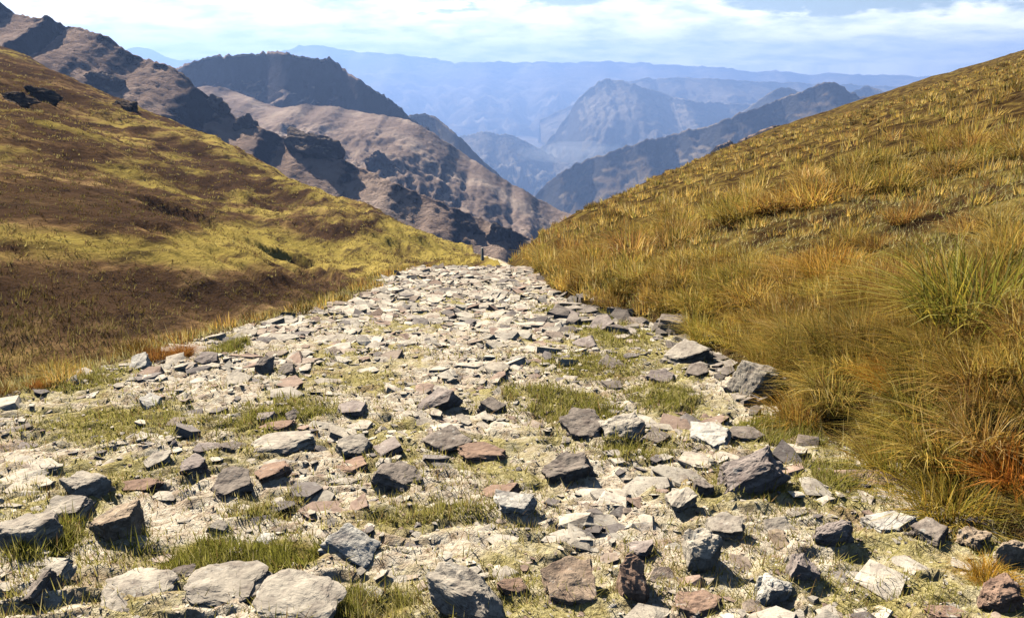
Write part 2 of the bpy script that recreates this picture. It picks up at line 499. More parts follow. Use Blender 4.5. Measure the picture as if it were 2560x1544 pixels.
# where grass grows on the path
GP = [(330, 1370, 860, 1440, 1.0), (540, 990, 850, 1080, 0.55), (1300, 985, 1560, 1060, 0.75), (1330, 880, 1620, 960, 0.6), (0, 1020, 560, 1120, 0.45), (560, 1240, 760, 1300, 0.25), (900, 1250, 1250, 1330, 0.25), (70, 1310, 200, 1400, 0.8),
      (820, 1480, 1040, 1560, 0.7), (1860, 1040, 2060, 1130, 0.9), (520, 860, 600, 890, 0.8), (1340, 700, 1700, 800, 0.6), (1980, 1150, 2200, 1230, 0.4), (1420, 800, 1640, 880, 0.6), (1560, 960, 1760, 1040, 0.5), (1480, 1090, 1700, 1160, 0.35), (1240, 960, 1420, 1010, 0.4), (60, 930, 300, 985, 0.6), (1800, 1170, 1960, 1230, 0.4)]
patch = []
for x0, y0, x1, y1, dn in GP:
    cxm, cym, _ = hit(0.5 * (x0 + x1), 0.5 * (y0 + y1), y0=1.6, y1=60)
    a = hit(0.5 * (x0 + x1), y0, y0=1.6, y1=60)[1]
    b = hit(0.5 * (x0 + x1), y1, y0=1.6, y1=60)[1]
    patch.append((cxm, 0.5 * (a + b), px_m(x1 - x0, cym) * 0.5, 0.5 * abs(a - b), dn))


def turf_cover(x, y):
    """0..1 share of the path that is grown over"""
    w = np.zeros(np.shape(x))
    for cxm, cym, ax, ay, dn in patch:
        r2 = ((x - cxm) / ax) ** 2 + ((y - cym) / ay) ** 2
        m_ = r2 < 3
        if m_.any():
            w[m_] = np.maximum(w[m_], min(1, dn + 0.3) * (1 - sstep(0.35, 1.5, r2[m_] + 0.9 * fbm(x[m_] / 0.4, y[m_] / 0.4, 171, 3))))
    return w


# ------------------------------------------------------------------ materials
def new_mat(name):
    m = bpy.data.materials.new(name)
    m.use_nodes = True
    nt = m.node_tree
    nt.nodes.clear()
    return m, nt.nodes, nt.links


def noise_node(nd, lk, vec, scale, detail=4.0, rough=0.55, dist=0.0):
    n = N(nd, 'ShaderNodeTexNoise', ins={'Scale': scale, 'Detail': detail, 'Roughness': rough, 'Distortion': dist})
    lk.new(vec, n.inputs['Vector'])
    return n.outputs[0]


def ramp(nd, lk, fac, stops, interp='LINEAR'):
    r = N(nd, 'ShaderNodeValToRGB')
    r.color_ramp.interpolation = interp
    el = r.color_ramp.elements
    while len(el) < len(stops):
        el.new(0.5)
    for e, (p, c) in zip(el, stops):
        e.position = p
        e.color = (c[0], c[1], c[2], 1) if not isinstance(c, (int, float)) else (c, c, c, 1)
    lk.new(fac, r.inputs[0])
    return r.outputs[0]


def mixc(nd, lk, fac, a, b, mode='MIX'):
    m = N(nd, 'ShaderNodeMix', data_type='RGBA', blend_type=mode)
    for i, v in ((0, fac), (6, a), (7, b)):
        if isinstance(v, (int, float)):
            m.inputs[i].default_value = v
        elif isinstance(v, tuple):
            m.inputs[i].default_value = (*v, 1)
        else:
            lk.new(v, m.inputs[i])
    return m.outputs[2]


def finish(nd, lk, col, bumpsrc=None, bstr=0.5, bdist=0.02, rough=1.0, spec=0.0):
    b = N(nd, 'ShaderNodeBsdfPrincipled')
    b.inputs['Roughness'].default_value = rough
    b.inputs['Specular IOR Level'].default_value = spec
    lk.new(col, b.inputs['Base Color'])
    if bumpsrc is not None:
        bp = N(nd, 'ShaderNodeBump', ins={'Strength': bstr, 'Distance': bdist})
        lk.new(bumpsrc, bp.inputs['Height'])
        lk.new(bp.outputs[0], b.inputs['Normal'])
    o = N(nd, 'ShaderNodeOutputMaterial')
    lk.new(b.outputs[0], o.inputs[0])


def pos(nd):
    return N(nd, 'ShaderNodeNewGeometry').outputs['Position']


def mapped(nd, lk, vec, scale=(1, 1, 1), rot=(0, 0, 0)):
    m = N(nd, 'ShaderNodeMapping', ins={'Scale': scale, 'Rotation': rot})
    lk.new(vec, m.inputs[0])
    return m.outputs[0]


def mat_path():
    m, nd, lk = new_mat('path_dirt')
    p = pos(nd)
    a = noise_node(nd, lk, p, 14, 6, 0.65)
    base = ramp(nd, lk, a, [(0.32, (0.24, 0.17, 0.115)), (0.45, (0.50, 0.405, 0.29)), (0.60, (0.68, 0.60, 0.46))])
    grassn = noise_node(nd, lk, p, 0.75, 5, 0.6, 0.4)
    fine = noise_node(nd, lk, p, 38, 4, 0.7)
    gcol = ramp(nd, lk, fine, [(0.33, (0.15, 0.12, 0.035)), (0.52, (0.37, 0.31, 0.10)), (0.66, (0.56, 0.48, 0.24))])
    gm = ramp(nd, lk, grassn, [(0.47, 0.0), (0.58, 0.85)])
    col = mixc(nd, lk, gm, base, gcol)
    ta = N(nd, 'ShaderNodeAttribute', attribute_name='turf')
    tcol = ramp(nd, lk, fine, [(0.35, (0.10, 0.085, 0.022)), (0.52, (0.26, 0.22, 0.05)), (0.68, (0.44, 0.36, 0.11))])
    col = mixc(nd, lk, ta.outputs['Fac'], col, tcol)
    red = noise_node(nd, lk, p, 1.9, 4, 0.6)
    col = mixc(nd, lk, ramp(nd, lk, red, [(0.56, 0.0), (0.72, 0.5)]), col, (0.34, 0.20, 0.13))
    finish(nd, lk, col, fine, 0.9, 0.03)
    return m


def mat_slope_right():
    m, nd, lk = new_mat('dry_hill_turf')
    p = pos(nd)
    a = noise_node(nd, lk, p, 1.3, 6, 0.65, 0.3)
    col = ramp(nd, lk, a, [(0.38, (0.030, 0.018, 0.010)), (0.50, (0.085, 0.052, 0.020)), (0.60, (0.19, 0.13, 0.035)), (0.70, (0.34, 0.25, 0.08))])
    b = noise_node(nd, lk, p, 0.35, 4, 0.6)
    col = mixc(nd, lk, ramp(nd, lk, b, [(0.54, 0.0), (0.70, 0.4)]), col, (0.20, 0.17, 0.035))
    f = noise_node(nd, lk, p, 9, 5, 0.7)
    finish(nd, lk, col, f, 1.0, 0.12)
    return m


def mat_slope_left():
    m, nd, lk = new_mat('far_hill_turf')
    p = pos(nd)
    # streaks of dry growth lie along the slope
    s = mapped(nd, lk, p, (0.50, 0.045, 0.30), (0, 0, R(-7)))
    a = noise_node(nd, lk, s, 1.0, 6, 0.62, 0.4)
    col = ramp(nd, lk, a, [(0.37, (0.06, 0.036, 0.024)), (0.45, (0.17, 0.10, 0.050)), (0.53, (0.28, 0.168, 0.078)), (0.62, (0.42, 0.27, 0.125))])
    big = noise_node(nd, lk, mapped(nd, lk, p, (0.07, 0.016, 0.05), (0, 0, R(-7))), 1.0, 3, 0.5, 0.5)
    col = mixc(nd, lk, ramp(nd, lk, big, [(0.44, 0.9), (0.56, 0.0)]), col, (0.105, 0.062, 0.036))
    za = N(nd, 'ShaderNodeAttribute', attribute_name='zone')  # grass and scrub colour, with sunlit and shaded bands painted in
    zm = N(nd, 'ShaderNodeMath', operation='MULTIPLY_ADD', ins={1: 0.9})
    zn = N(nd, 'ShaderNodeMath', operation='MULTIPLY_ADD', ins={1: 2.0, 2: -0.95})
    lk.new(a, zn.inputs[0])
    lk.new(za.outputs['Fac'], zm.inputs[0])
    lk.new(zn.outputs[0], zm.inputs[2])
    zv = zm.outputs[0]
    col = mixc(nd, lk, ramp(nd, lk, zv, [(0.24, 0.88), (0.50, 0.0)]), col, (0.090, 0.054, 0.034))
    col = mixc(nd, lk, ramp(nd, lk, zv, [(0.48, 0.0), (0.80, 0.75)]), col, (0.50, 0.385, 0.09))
    w = noise_node(nd, lk, mapped(nd, lk, p, (1.15, 0.13, 0.8), (0, 0, R(-9))), 1.0, 6, 0.68)
    col = mixc(nd, lk, ramp(nd, lk, w, [(0.36, 0.85), (0.49, 0.0)]), col, (0.055, 0.036, 0.026))
    f = noise_node(nd, lk, mapped(nd, lk, p, (1.6, 0.5, 1.2), (0, 0, R(-9))), 2.0, 7, 0.72)
    finish(nd, lk, col, f, 1.0, 0.35)
    return m


def mat_mountain(name, grass, rock, pale, scale, bump, rock_bias=0.5):
    m, nd, lk = new_mat(name)
    g = N(nd, 'ShaderNodeNewGeometry')
    p = g.outputs['Position']
    a = noise_node(nd, lk, p, scale, 7, 0.62, 0.3)
    col = ramp(nd, lk, a, [(0.32, tuple(c * 0.6 for c in grass)), (0.5, grass), (0.66, pale)])
    sp = N(nd, 'ShaderNodeSeparateXYZ')
    lk.new(g.outputs['Normal'], sp.inputs[0])
    mm = N(nd, 'ShaderNodeMath', operation='MULTIPLY_ADD', ins={1: 0.32, 2: 0.0})
    b = noise_node(nd, lk, p, scale * 2.7, 6, 0.68)
    lk.new(b, mm.inputs[0])
    ad = N(nd, 'ShaderNodeMath', operation='SUBTRACT')
    lk.new(sp.outputs[2], ad.inputs[0])
    lk.new(mm.outputs[0], ad.inputs[1])
    rk = ramp(nd, lk, ad.outputs[0], [(rock_bias, 1.0), (rock_bias + 0.12, 0.0)])
    col = mixc(nd, lk, rk, col, rock)
    f = noise_node(nd, lk, p, scale * 6, 7, 0.7)
    finish(nd, lk, col, f, 1.0, bump)
    return m


def mat_stone():
    m, nd, lk = new_mat('trail_stone')
    oi = N(nd, 'ShaderNodeObjectInfo')
    at = N(nd, 'ShaderNodeAttribute', attribute_name='tint')
    p = pos(nd)
    col = mixc(nd, lk, 1.0, oi.outputs['Color'], at.outputs['Color'], 'MULTIPLY')
    a = noise_node(nd, lk, p, 9, 6, 0.68, 0.2)
    v = ramp(nd, lk, a, [(0.30, (0.55, 0.50, 0.50)), (0.5, (0.95, 0.93, 0.90)), (0.68, (1.25, 1.22, 1.16))])
    col = mixc(nd, lk, 1.0, col, v, 'MULTIPLY')
    li = noise_node(nd, lk, p, 21, 5, 0.7)
    col = mixc(nd, lk, ramp(nd, lk, li, [(0.60, 0.0), (0.68, 0.55)]), col, (0.60, 0.58, 0.50))
    dk = noise_node(nd, lk, p, 33, 4, 0.6)
    col = mixc(nd, lk, ramp(nd, lk, dk, [(0.32, 0.6), (0.42, 0.0)]), col, (0.09, 0.075, 0.07))
    st = noise_node(nd, lk, mapped(nd, lk, p, (6, 6, 34), (R(18), R(12), 0)), 2.0, 5, 0.7)
    finish(nd, lk, col, st, 0.8, 0.012, 0.9, 0.08)
    return m


def mat_blade():
    m, nd, lk = new_mat('grass_blade')
    oi = N(nd, 'ShaderNodeObjectInfo')
    at = N(nd, 'ShaderNodeAttribute', attribute_name='tint')
    col = mixc(nd, lk, 1.0, oi.outputs['Color'], at.outputs['Color'], 'MULTIPLY')
    d = N(nd, 'ShaderNodeBsdfDiffuse')
    t = N(nd, 'ShaderNodeBsdfTranslucent')
    lk.new(col, d.inputs[0])
    lk.new(col, t.inputs[0])
    mx = N(nd, 'ShaderNodeMixShader', ins={0: 0.42})
    lk.new(d.outputs[0], mx.inputs[1])
    lk.new(t.outputs[0], mx.inputs[2])
    o = N(nd, 'ShaderNodeOutputMaterial')
    lk.new(mx.outputs[0], o.inputs[0])
    return m


M_PATH, M_RIGHT, M_LEFT, M_STONE, M_BLADE = mat_path(), mat_slope_right(), mat_slope_left(), mat_stone(), mat_blade()

# ------------------------------------------------------------------ near land: path and the two slopes
ROWS = 560
ys = np.exp(np.linspace(math.log(1.0), math.log(470.0), ROWS)) - 5.0     # -4 m .. 465 m


def strip(name, mat, x0, x1, nc, bias, label, ys=ys, tuck=0.0):
    s = np.linspace(0, 1, nc) ** bias
    X = x0[:, None] + (x1 - x0)[:, None] * s[None, :]
    Y = np.repeat(ys[:, None], nc, 1)
    Z = height(X, Y)
    Z[:, 0] -= tuck
    me = mesh_from(name, np.stack([X, Y, Z], -1).reshape(-1, 3), grid_faces(len(ys), nc), smooth=True)
    o = link(name, me, mat)
    tag(o, label, None, None, 'structure')
    return o


EL, ER = edge_l(ys), edge_r(ys)
yp = np.concatenate([np.linspace(-4, 1.5, 14)[:-1], np.exp(np.linspace(math.log(1.5), math.log(60), 540)), np.linspace(66, 465, 40)])
path = strip('path', M_PATH, edge_l(yp), edge_r(yp), 240, 1.0, 'stony mountain path running downhill between two grassy slopes', yp)
_c = np.zeros(len(path.data.vertices) * 3, np.float32)
path.data.vertices.foreach_get('co', _c)
_c = _c.reshape(-1, 3).astype(float)
_at = path.data.attributes.new('turf', 'FLOAT', 'POINT')
_at.data.foreach_set('value', turf_cover(_c[:, 0], _c[:, 1]).astype(np.float32))
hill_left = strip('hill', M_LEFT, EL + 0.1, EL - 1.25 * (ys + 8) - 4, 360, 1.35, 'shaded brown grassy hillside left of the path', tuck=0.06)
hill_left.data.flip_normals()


def to_photo(x, y, z):
    cp_, sq = math.cos(PITCH), math.sin(PITCH)
    f = np.maximum(y * cp_ - (z - EYE) * sq, 0.05)
    return CX + F_PX * x / f, CY - F_PX * (y * sq + (z - EYE) * cp_) / f


# dry yellow grass with painted sunlight (plus), brown scrub with painted shade (minus): centre, half widths (as surveyed), tilt, weight
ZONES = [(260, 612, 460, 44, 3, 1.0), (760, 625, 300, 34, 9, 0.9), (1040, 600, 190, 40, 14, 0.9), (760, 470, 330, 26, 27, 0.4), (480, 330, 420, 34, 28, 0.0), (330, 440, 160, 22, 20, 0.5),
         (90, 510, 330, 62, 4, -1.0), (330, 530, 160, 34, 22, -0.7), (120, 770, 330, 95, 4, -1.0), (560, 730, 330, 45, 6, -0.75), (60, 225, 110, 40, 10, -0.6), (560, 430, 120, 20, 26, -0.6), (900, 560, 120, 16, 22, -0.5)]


def veg_light_zone(x, y, z):
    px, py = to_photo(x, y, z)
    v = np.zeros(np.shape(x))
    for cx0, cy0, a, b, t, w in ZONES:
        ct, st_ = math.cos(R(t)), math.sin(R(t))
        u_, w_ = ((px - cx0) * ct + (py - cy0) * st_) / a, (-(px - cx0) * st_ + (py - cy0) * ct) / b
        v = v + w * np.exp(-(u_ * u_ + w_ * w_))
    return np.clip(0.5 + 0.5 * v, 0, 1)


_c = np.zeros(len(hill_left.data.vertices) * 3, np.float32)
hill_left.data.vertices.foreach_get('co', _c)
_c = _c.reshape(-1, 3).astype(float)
_z = np.where(_c[:, 1] > 4, veg_light_zone(_c[:, 0], np.maximum(_c[:, 1], 4), _c[:, 2]), 0.4)
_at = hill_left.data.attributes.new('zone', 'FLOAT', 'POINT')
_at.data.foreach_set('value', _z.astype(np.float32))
hill_right = strip('hill', M_RIGHT, ER - 0.1, ER + 1.25 * (ys + 8) + 4, 210, 1.5, 'sunlit golden hillside rising right of the path', tuck=0.06)

# ------------------------------------------------------------------ far land: valley floor and mountains


def spline_cols(pts, xs, seed, rough_px):
    p = np.array(pts, float)
    v = np.interp(xs, p[:, 0], p[:, 1])
    return v


K = 1.6          # the far land, in multiples of the first survey distances


def mountain(name, label, mat, crest, depth, front, drop, back, bdrop, seed, nc=260, nf=90, nb=24, rough=0.5, spur=1.0, power=0.72, fine=0.012, lean=0.0, k=None, jag=1.0):
    """crest: photograph pixels of the skyline; depth: metres ahead (start, end); front/drop: how far and how deep the near flank runs"""
    ks = K if k is None else k
    nc, nf = int(nc * 0.84), int(nf * 0.8)
    front, drop, back, bdrop = front * ks, drop * ks, back * ks, bdrop * ks
    p = np.array(crest, float)
    px = np.linspace(p[0, 0], p[-1, 0], nc)
    row = np.interp(px, p[:, 0], p[:, 1])
    k = max(1, nc // 130) | 1
    row = row + 5.0 * fbm(px / 34.0, px * 0 + seed, seed + 2, 5, 0.62) * jag
    row = np.convolve(np.pad(row, k // 2, mode='edge'), np.ones(k) / k, 'valid')
    yc = np.interp(px, [px[0], px[-1]], depth) * ks
    kx = np.zeros(nc)
    kz = np.zeros(nc)
    for i in range(nc):
        kx[i], kz[i] = ray(px[i], row[i])
    yc = yc * (1 + 0.05 * fbm(px / 160.0, px * 0, seed, 2))
    zc = EYE + kz * yc
    sf = np.linspace(1, 0, nf) ** 1.25
    sb = np.linspace(0, 1, nb)[1:]
    rows_y, rows_z, rows_x = [], [], []
    size = drop
    for s in sf:
        yy = yc - s * front
        xx = kx * yc + lean * s * front
        zz = zc - drop * s ** power
        am = rough * drop * min(1, s * 2.6) * (0.35 + 0.65 * s ** 0.5)
        wob = 0.35 * fbm(xx / size / 1.3, yy / size / 1.3, seed + 3, 2)
        rid = ridged(xx / (0.42 * size) + wob, yy / (1.2 * size) + wob, seed + 5, 6, 0.6) - 0.45
        zz = zz + spur * am * 0.55 * rid + am * 0.35 * fbm(xx / (0.4 * size), yy / (0.4 * size), seed + 9, 6, 0.62)
        zz = zz + fine * drop * fbm(xx / (0.05 * size), yy / (0.05 * size), seed + 12, 4, 0.6)
        rows_x.append(xx)
        rows_y.append(yy)
        rows_z.append(zz)
    for s in sb:
        rows_x.append(kx * yc)
        rows_y.append(yc + s * back)
        rows_z.append(zc - bdrop * s ** 0.9 + 0.1 * bdrop * min(1, s * 3) * fbm(kx * yc / size, (yc + s * back) / size, seed + 9, 3))
    V = np.stack([np.array(rows_x), np.array(rows_y), np.array(rows_z)], -1).reshape(-1, 3)
    me = mesh_from(name, V, grid_faces(nf + nb - 1, nc), smooth=True)
    o = link(name, me, mat)
    tag(o, label, None, None, 'structure')
    return o


MM_NEAR = mat_mountain('brown_mountain', (0.30, 0.215, 0.165), (0.055, 0.050, 0.056), (0.47, 0.355, 0.275), 0.0085, 8.0, 0.56)
MM_FLANK = mat_mountain('mauve_mountain', (0.34, 0.25, 0.195), (0.085, 0.074, 0.074), (0.52, 0.40, 0.31), 0.017, 6.0, 0.50)
MM_MID = mat_mountain('grey_mountain', (0.20, 0.15, 0.10), (0.07, 0.065, 0.06), (0.34, 0.27, 0.19), 0.004, 20.0, 0.52)
MM_FAR = mat_mountain('pale_mountain', (0.22, 0.18, 0.13), (0.10, 0.09, 0.08), (0.40, 0.34, 0.25), 0.0015, 45.0, 0.50)

# valley floor reaching the far range
vy = np.concatenate([np.linspace(180, 2000, 60), np.linspace(2100, 9600, 105)])
vs_ = np.linspace(-1, 1, 180)
VX = vs_[None, :] * (1.5 * vy[:, None] + 600)
VY = np.repeat(vy[:, None], 180, 1)
vy_ = vy
vzt = table([(0, -150), (200, -150), (600, -260), (1500, -380), (3500, -520), (6500, -560), (13000, -640), (20000, -700)], step=10, win=400)
VZ = vzt(VY) + 40 * fbm(VX / 900, VY / 900, 91, 4) * sstep(400, 1500, VY) + 18 * fbm(VX / 200, VY / 200, 95, 4)
valley = link('valley', mesh_from('valley', np.stack([VX, VY, VZ], -1).reshape(-1, 3) * K, grid_faces(len(vy), 180), smooth=True), MM_FAR)
tag(valley, 'hazy valley floor far below the pass', None, None, 'structure')

mountain('mountain', 'dark blue rocky range behind the left hillside, reaching the upper left corner', MM_NEAR,
         [(-900, -330), (-500, -220), (-200, -110), (-60, -45), (0, 2), (25, 22), (45, 38), (100, 46), (115, 38), (140, 52), (165, 66), (200, 68), (240, 82), (270, 92), (310, 120), (345, 142), (365, 146), (400, 158), (440, 172),
          (490, 215), (540, 262), (600, 300), (660, 322), (760, 362), (900, 418), (1000, 462), (1100, 505), (1200, 545), (1290, 580), (1340, 600), (1450, 650)],
         (760, 560), 480, 120, 260, 170, 101, k=0.85, nc=420, nf=150, rough=0.46, fine=0.018, power=0.8)
mountain('mountain', 'dark humped mountain with a rocky crest left of centre', MM_NEAR,
         [(250, 300), (330, 240), (400, 196), (450, 166), (480, 154), (520, 142), (560, 138), (620, 138), (660, 130), (690, 126), (712, 132), (740, 138), (780, 144), (815, 146), (835, 154), (870, 180), (905, 203), (930, 222), (965, 240), (1000, 268), (1020, 290), (1040, 302), (1080, 330), (1130, 370),
          (1180, 420), (1260, 490), (1400, 600)],
         (1750, 1600), 700, 330, 420, 300, 201, k=0.85, nc=400, nf=150, rough=0.45, fine=0.02, power=0.56)
mountain('mountain', 'long sunlit mauve-tan flank running down to the valley right of centre', MM_FLANK,
         [(300, 330), (400, 262), (470, 222), (520, 214), (570, 222), (640, 250), (700, 270), (760, 262), (840, 266), (900, 280), (960, 288), (1020, 300), (1060, 318), (1120, 358), (1175, 394), (1230, 430), (1280, 460), (1330, 487), (1400, 526), (1450, 543), (1520, 565), (1640, 620)],
         (1450, 1150), 620, 95, 300, 260, 231, k=0.85, nc=440, nf=160, rough=0.34, fine=0.012, power=0.9)
mountain('mountain', 'small dark blue peak behind the long lit flank', MM_MID,
         [(860, 390), (940, 330), (990, 298), (1030, 287), (1060, 284), (1085, 288), (1100, 302), (1125, 322), (1150, 342), (1180, 375), (1210, 402), (1240, 430), (1300, 490), (1400, 560)],
         (2500, 2300), 700, 330, 500, 330, 301, k=0.9, nc=170, nf=60, rough=0.35)
mountain('mountain', 'low dark spur just behind the right-hand slope', MM_NEAR,
         [(1600, 560), (1690, 470), (1730, 420), (1752, 398), (1775, 380), (1800, 362), (1825, 350), (1845, 362), (1880, 400), (1960, 460)],
         (900, 860), 220, 130, 200, 120, 401, k=0.85, nc=120, nf=50, rough=0.35)
mountain('mountain', 'brown grassy knoll just behind the right-hand slope', MM_NEAR,
         [(1700, 480), (1780, 420), (1820, 376), (1850, 352), (1890, 330), (1930, 316), (1965, 311), (1990, 312), (2015, 324), (2080, 370), (2200, 430)],
         (640, 600), 160, 90, 160, 90, 431, k=0.85, nc=120, nf=50, rough=0.3)
mountain('mountain', 'long blue ridge climbing to a peak above the right-hand slope', MM_MID,
         [(1180, 590), (1280, 530), (1340, 487), (1370, 455), (1400, 432), (1450, 405), (1490, 390), (1520, 384), (1545, 372), (1580, 360), (1640, 346), (1700, 330), (1760, 318), (1800, 303), (1850, 284), (1900, 266), (1960, 244), (2010, 226), (2045, 211), (2080, 203), (2105, 214), (2130, 232),
          (2180, 246), (2260, 282), (2400, 330), (2700, 420)],
         (3300, 3800), 1500, 620, 900, 600, 501, k=0.85, nc=340, nf=130, rough=0.5, fine=0.02)
mountain('mountain', 'pale blue shoulder behind the long ridge', MM_FAR,
         [(1700, 360), (1800, 318), (1850, 283), (1890, 255), (1925, 230), (1955, 219), (1985, 222), (2010, 238), (2060, 258), (2120, 235), (2165, 214), (2200, 225), (2240, 250), (2330, 280), (2600, 330)],
         (4600, 4700), 900, 460, 700, 460, 531, k=1.1, nc=200, nf=60, rough=0.4)
mountain('mountain', 'steep blue massif rising from the middle of the valley', MM_FAR,
         [(1230, 470), (1320, 400), (1390, 330), (1415, 296), (1440, 255), (1465, 228), (1490, 208), (1520, 197), (1545, 200), (1590, 212), (1640, 228), (1700, 246), (1760, 256), (1900, 262), (2100, 275), (2300, 300)],
         (5600, 5800), 1900, 640, 1000, 560, 601, k=1.25, nc=300, nf=120, rough=0.5, fine=0.02)
mountain('mountain', 'pale tan upland beyond the steep blue massif', MM_FAR,
         [(1350, 300), (1480, 240), (1560, 203), (1620, 197), (1700, 193), (1800, 198), (1900, 204), (2050, 208), (2200, 214), (2500, 226), (2900, 240)],
         (7000, 7200), 1500, 420, 900, 420, 631, k=1.3, nc=300, nf=100, rough=0.6, fine=0.03)
mountain('mountain', 'low blue hills on the valley floor in front of the far range', MM_FAR,
         [(800, 480), (960, 420), (1060, 372), (1120, 350), (1170, 336), (1210, 330), (1250, 334), (1300, 344), (1350, 372), (1420, 410), (1500, 440), (1620, 480)],
         (4600, 4400), 1200, 290, 700, 290, 661, k=1.35, nc=260, nf=110, rough=0.9, fine=0.04)
mountain('mountain', 'long pale blue range along the horizon', MM_FAR,
         [(-1500, 150), (-600, 150), (0, 140), (250, 150), (340, 118), (380, 122), (430, 150), (520, 150), (640, 140), (720, 124), (770, 110), (830, 120), (900, 130), (960, 134), (1040, 141), (1080, 148), (1150, 158), (1210, 154), (1300, 158), (1345, 152), (1380, 158), (1460, 155), (1540, 155), (1600, 157), (1690, 166),
          (1740, 164), (1790, 168), (1900, 180), (1945, 176), (2000, 184), (2100, 185), (2300, 190), (2500, 196), (3000, 188), (4200, 170)],
         (9000, 9000), 3300, 800, 450, 300, 701, nc=560, nf=130, rough=0.6, fine=0.03)

# ------------------------------------------------------------------ stones
STONE_COLS = [(0.56, 0.49, 0.385), (0.48, 0.43, 0.35), (0.63, 0.56, 0.45), (0.40, 0.32, 0.25), (0.36, 0.26, 0.20), (0.24, 0.21, 0.19)]


def hull_rock(seed, dims, boxy=0.55, npts=22, cuts=1, rough=0.05, bevel=0.06, split=None, tri=0.22):
    r = random.Random(seed)
    bm = bmesh.new()
    if split is not None:
        k = r.choice((4, 5, 5, 6))
        a0 = r.uniform(0, 6.28)
        tx, ty = r.uniform(-split, split), r.uniform(-0.2, split)
        for i in range(k):
            a = a0 + 6.283 * (i + r.uniform(-0.28, 0.28)) / k
            m = r.uniform(0.88, 1.18)
            x, y = math.cos(a) * m, math.sin(a) * m
            b = r.uniform(0.85, 1.08)
            bm.verts.new((x * b, y * b, -1))
            t = r.uniform(0.86, 1.06)
            bm.verts.new((x * t, y * t, 0.78 + tx * x + ty * y + r.uniform(-0.16, 0.16)))
            if r.random() < 0.35:
                bm.verts.new((x * 1.12, y * 1.12, r.uniform(-0.3, 0.4)))
        bm.verts.new((r.uniform(-0.3, 0.3), r.uniform(-0.3, 0.3), 0.86))
        npts = 0
    for _ in range(npts):
        v = Vector((r.gauss(0, 1), r.gauss(0, 1), r.gauss(0, 1))).normalized()
        q = [math.copysign(abs(c) ** boxy, c) for c in v]
        m = 0.86 + 0.22 * r.random()
        bm.verts.new((q[0] * m, q[1] * m, q[2] * m))
    g = bmesh.ops.convex_hull(bm, input=bm.verts)
    junk = [e for e in g['geom_interior'] if isinstance(e, bmesh.types.BMVert)]
    if junk:
        bmesh.ops.delete(bm, geom=junk, context='VERTS')
    for v in [v for v in bm.verts if not v.link_faces]:
        bm.verts.remove(v)
    bmesh.ops.dissolve_limit(bm, angle_limit=R(14), verts=bm.verts, edges=bm.edges)
    if bevel and split is None or bevel and cuts:
        bmesh.ops.bevel(bm, geom=list(bm.edges), offset=bevel, segments=1, affect='EDGES', profile=0.5, clamp_overlap=True)
    bmesh.ops.triangulate(bm, faces=bm.faces)
    for _ in range(cuts):
        long = [e for e in bm.edges if e.calc_length() > tri]
        bmesh.ops.subdivide_edges(bm, edges=long, cuts=1, use_grid_fill=True)
        bmesh.ops.triangulate(bm, faces=bm.faces)
    off = Vector((seed * 3.17 % 50, seed * 1.91 % 50, 0))
    for v in bm.verts:
        p = v.co
        n = 0.9 * mnoise.fractal(p * 1.9 + off, 0.75, 2.2, 6) + 1.2 * (0.45 - mnoise.voronoi(p * 1.5 + off)[0][0])
        lay = 0.5 * math.sin(p.z * 9 + 3 * mnoise.noise(p * 1.2 + off))       # bedding planes
        v.co = p * (1 + rough * n) + Vector((p.x, p.y, 0)) * rough * 0.35 * lay
    for v in bm.verts:
        v.co = Vector((v.co.x * dims[0] * 0.5, v.co.y * dims[1] * 0.5, v.co.z * dims[2] * 0.5))
    me = bpy.data.meshes.new('rock')
    bm.to_mesh(me)
    bm.free()
    a = me.attributes.new('tint', 'FLOAT_COLOR', 'POINT')
    a.data.foreach_set('color', np.ones(len(me.vertices) * 4, np.float32))
    me.materials.append(M_STONE)
    return me


rock_spots = [(bx, by + d * 0.38, 0.5 * max(w, d)) for bx, by, bz, w, d, hh, sunk in RP]
for i, (x0, y0, x1, y1, kind, colr, tilt, yaw, label) in enumerate(ROCKS):
    boxy, npts, bev, dep, _s = SHAPES[kind]
    bx, by, bz, w, d, hh, sunk = RP[i]
    cuts = 4 if (x1 - x0) > 90 else 3
    split = {'block': 0.22, 'slab': 0.25, 'wedge': 0.5, 'shard': 0.6, 'hero': 0.3, 'upright': 0.35, 'fin': 0.3}.get(kind)
    me = hull_rock(1000 + i * 7, (w * 1.02, d, hh), boxy, npts, cuts, 0.15 if kind in ('ridge', 'bed') else 0.115, bev, split, 0.13)
    o = link({'slab': 'flat_stone', 'bed': 'bedrock_outcrop', 'ridge': 'jagged_rock'}.get(kind, 'boulder'), me)
    z0 = float(height(np.array([bx]), np.array([by + d * 0.3]), True, False)[0])
    o.location = (bx, by + d * 0.38, min(bz, z0 + 0.05) + hh * 0.5 - hh * sunk)
    o.rotation_euler = (R(random.uniform(-4, 12)) if 'angular tan' not in label else R(13), R(tilt + random.uniform(-5, 5)), R(yaw + random.uniform(-12, 12)))
    o.color = (*colr, 1)
    tag(o, label, 'rock')
rock_arr = np.array(rock_spots)

# base shapes shared by the many smaller stones
VAR = [hull_rock(5000 + i, (1, 1, 1), random.uniform(0.42, 0.7), random.randint(11, 16), 0, 0.05, 0.0, 0.4 if i % 3 else None) for i in range(30)]
VARV, VARF = [], []
for me in VAR:
    v = np.zeros(len(me.vertices) * 3, np.float32)
    me.vertices.foreach_get('co', v)
    VARV.append(v.reshape(-1, 3))
    me.calc_loop_triangles()
    f = np.zeros(len(me.loop_triangles) * 3, np.int32)
    me.loop_triangles.foreach_get('vertices', f)
    VARF.append(f.reshape(-1, 3))


def on_path(x, y, m=0.0):
    return (x > edge_l(y) + m) & (x < edge_r(y) - m)


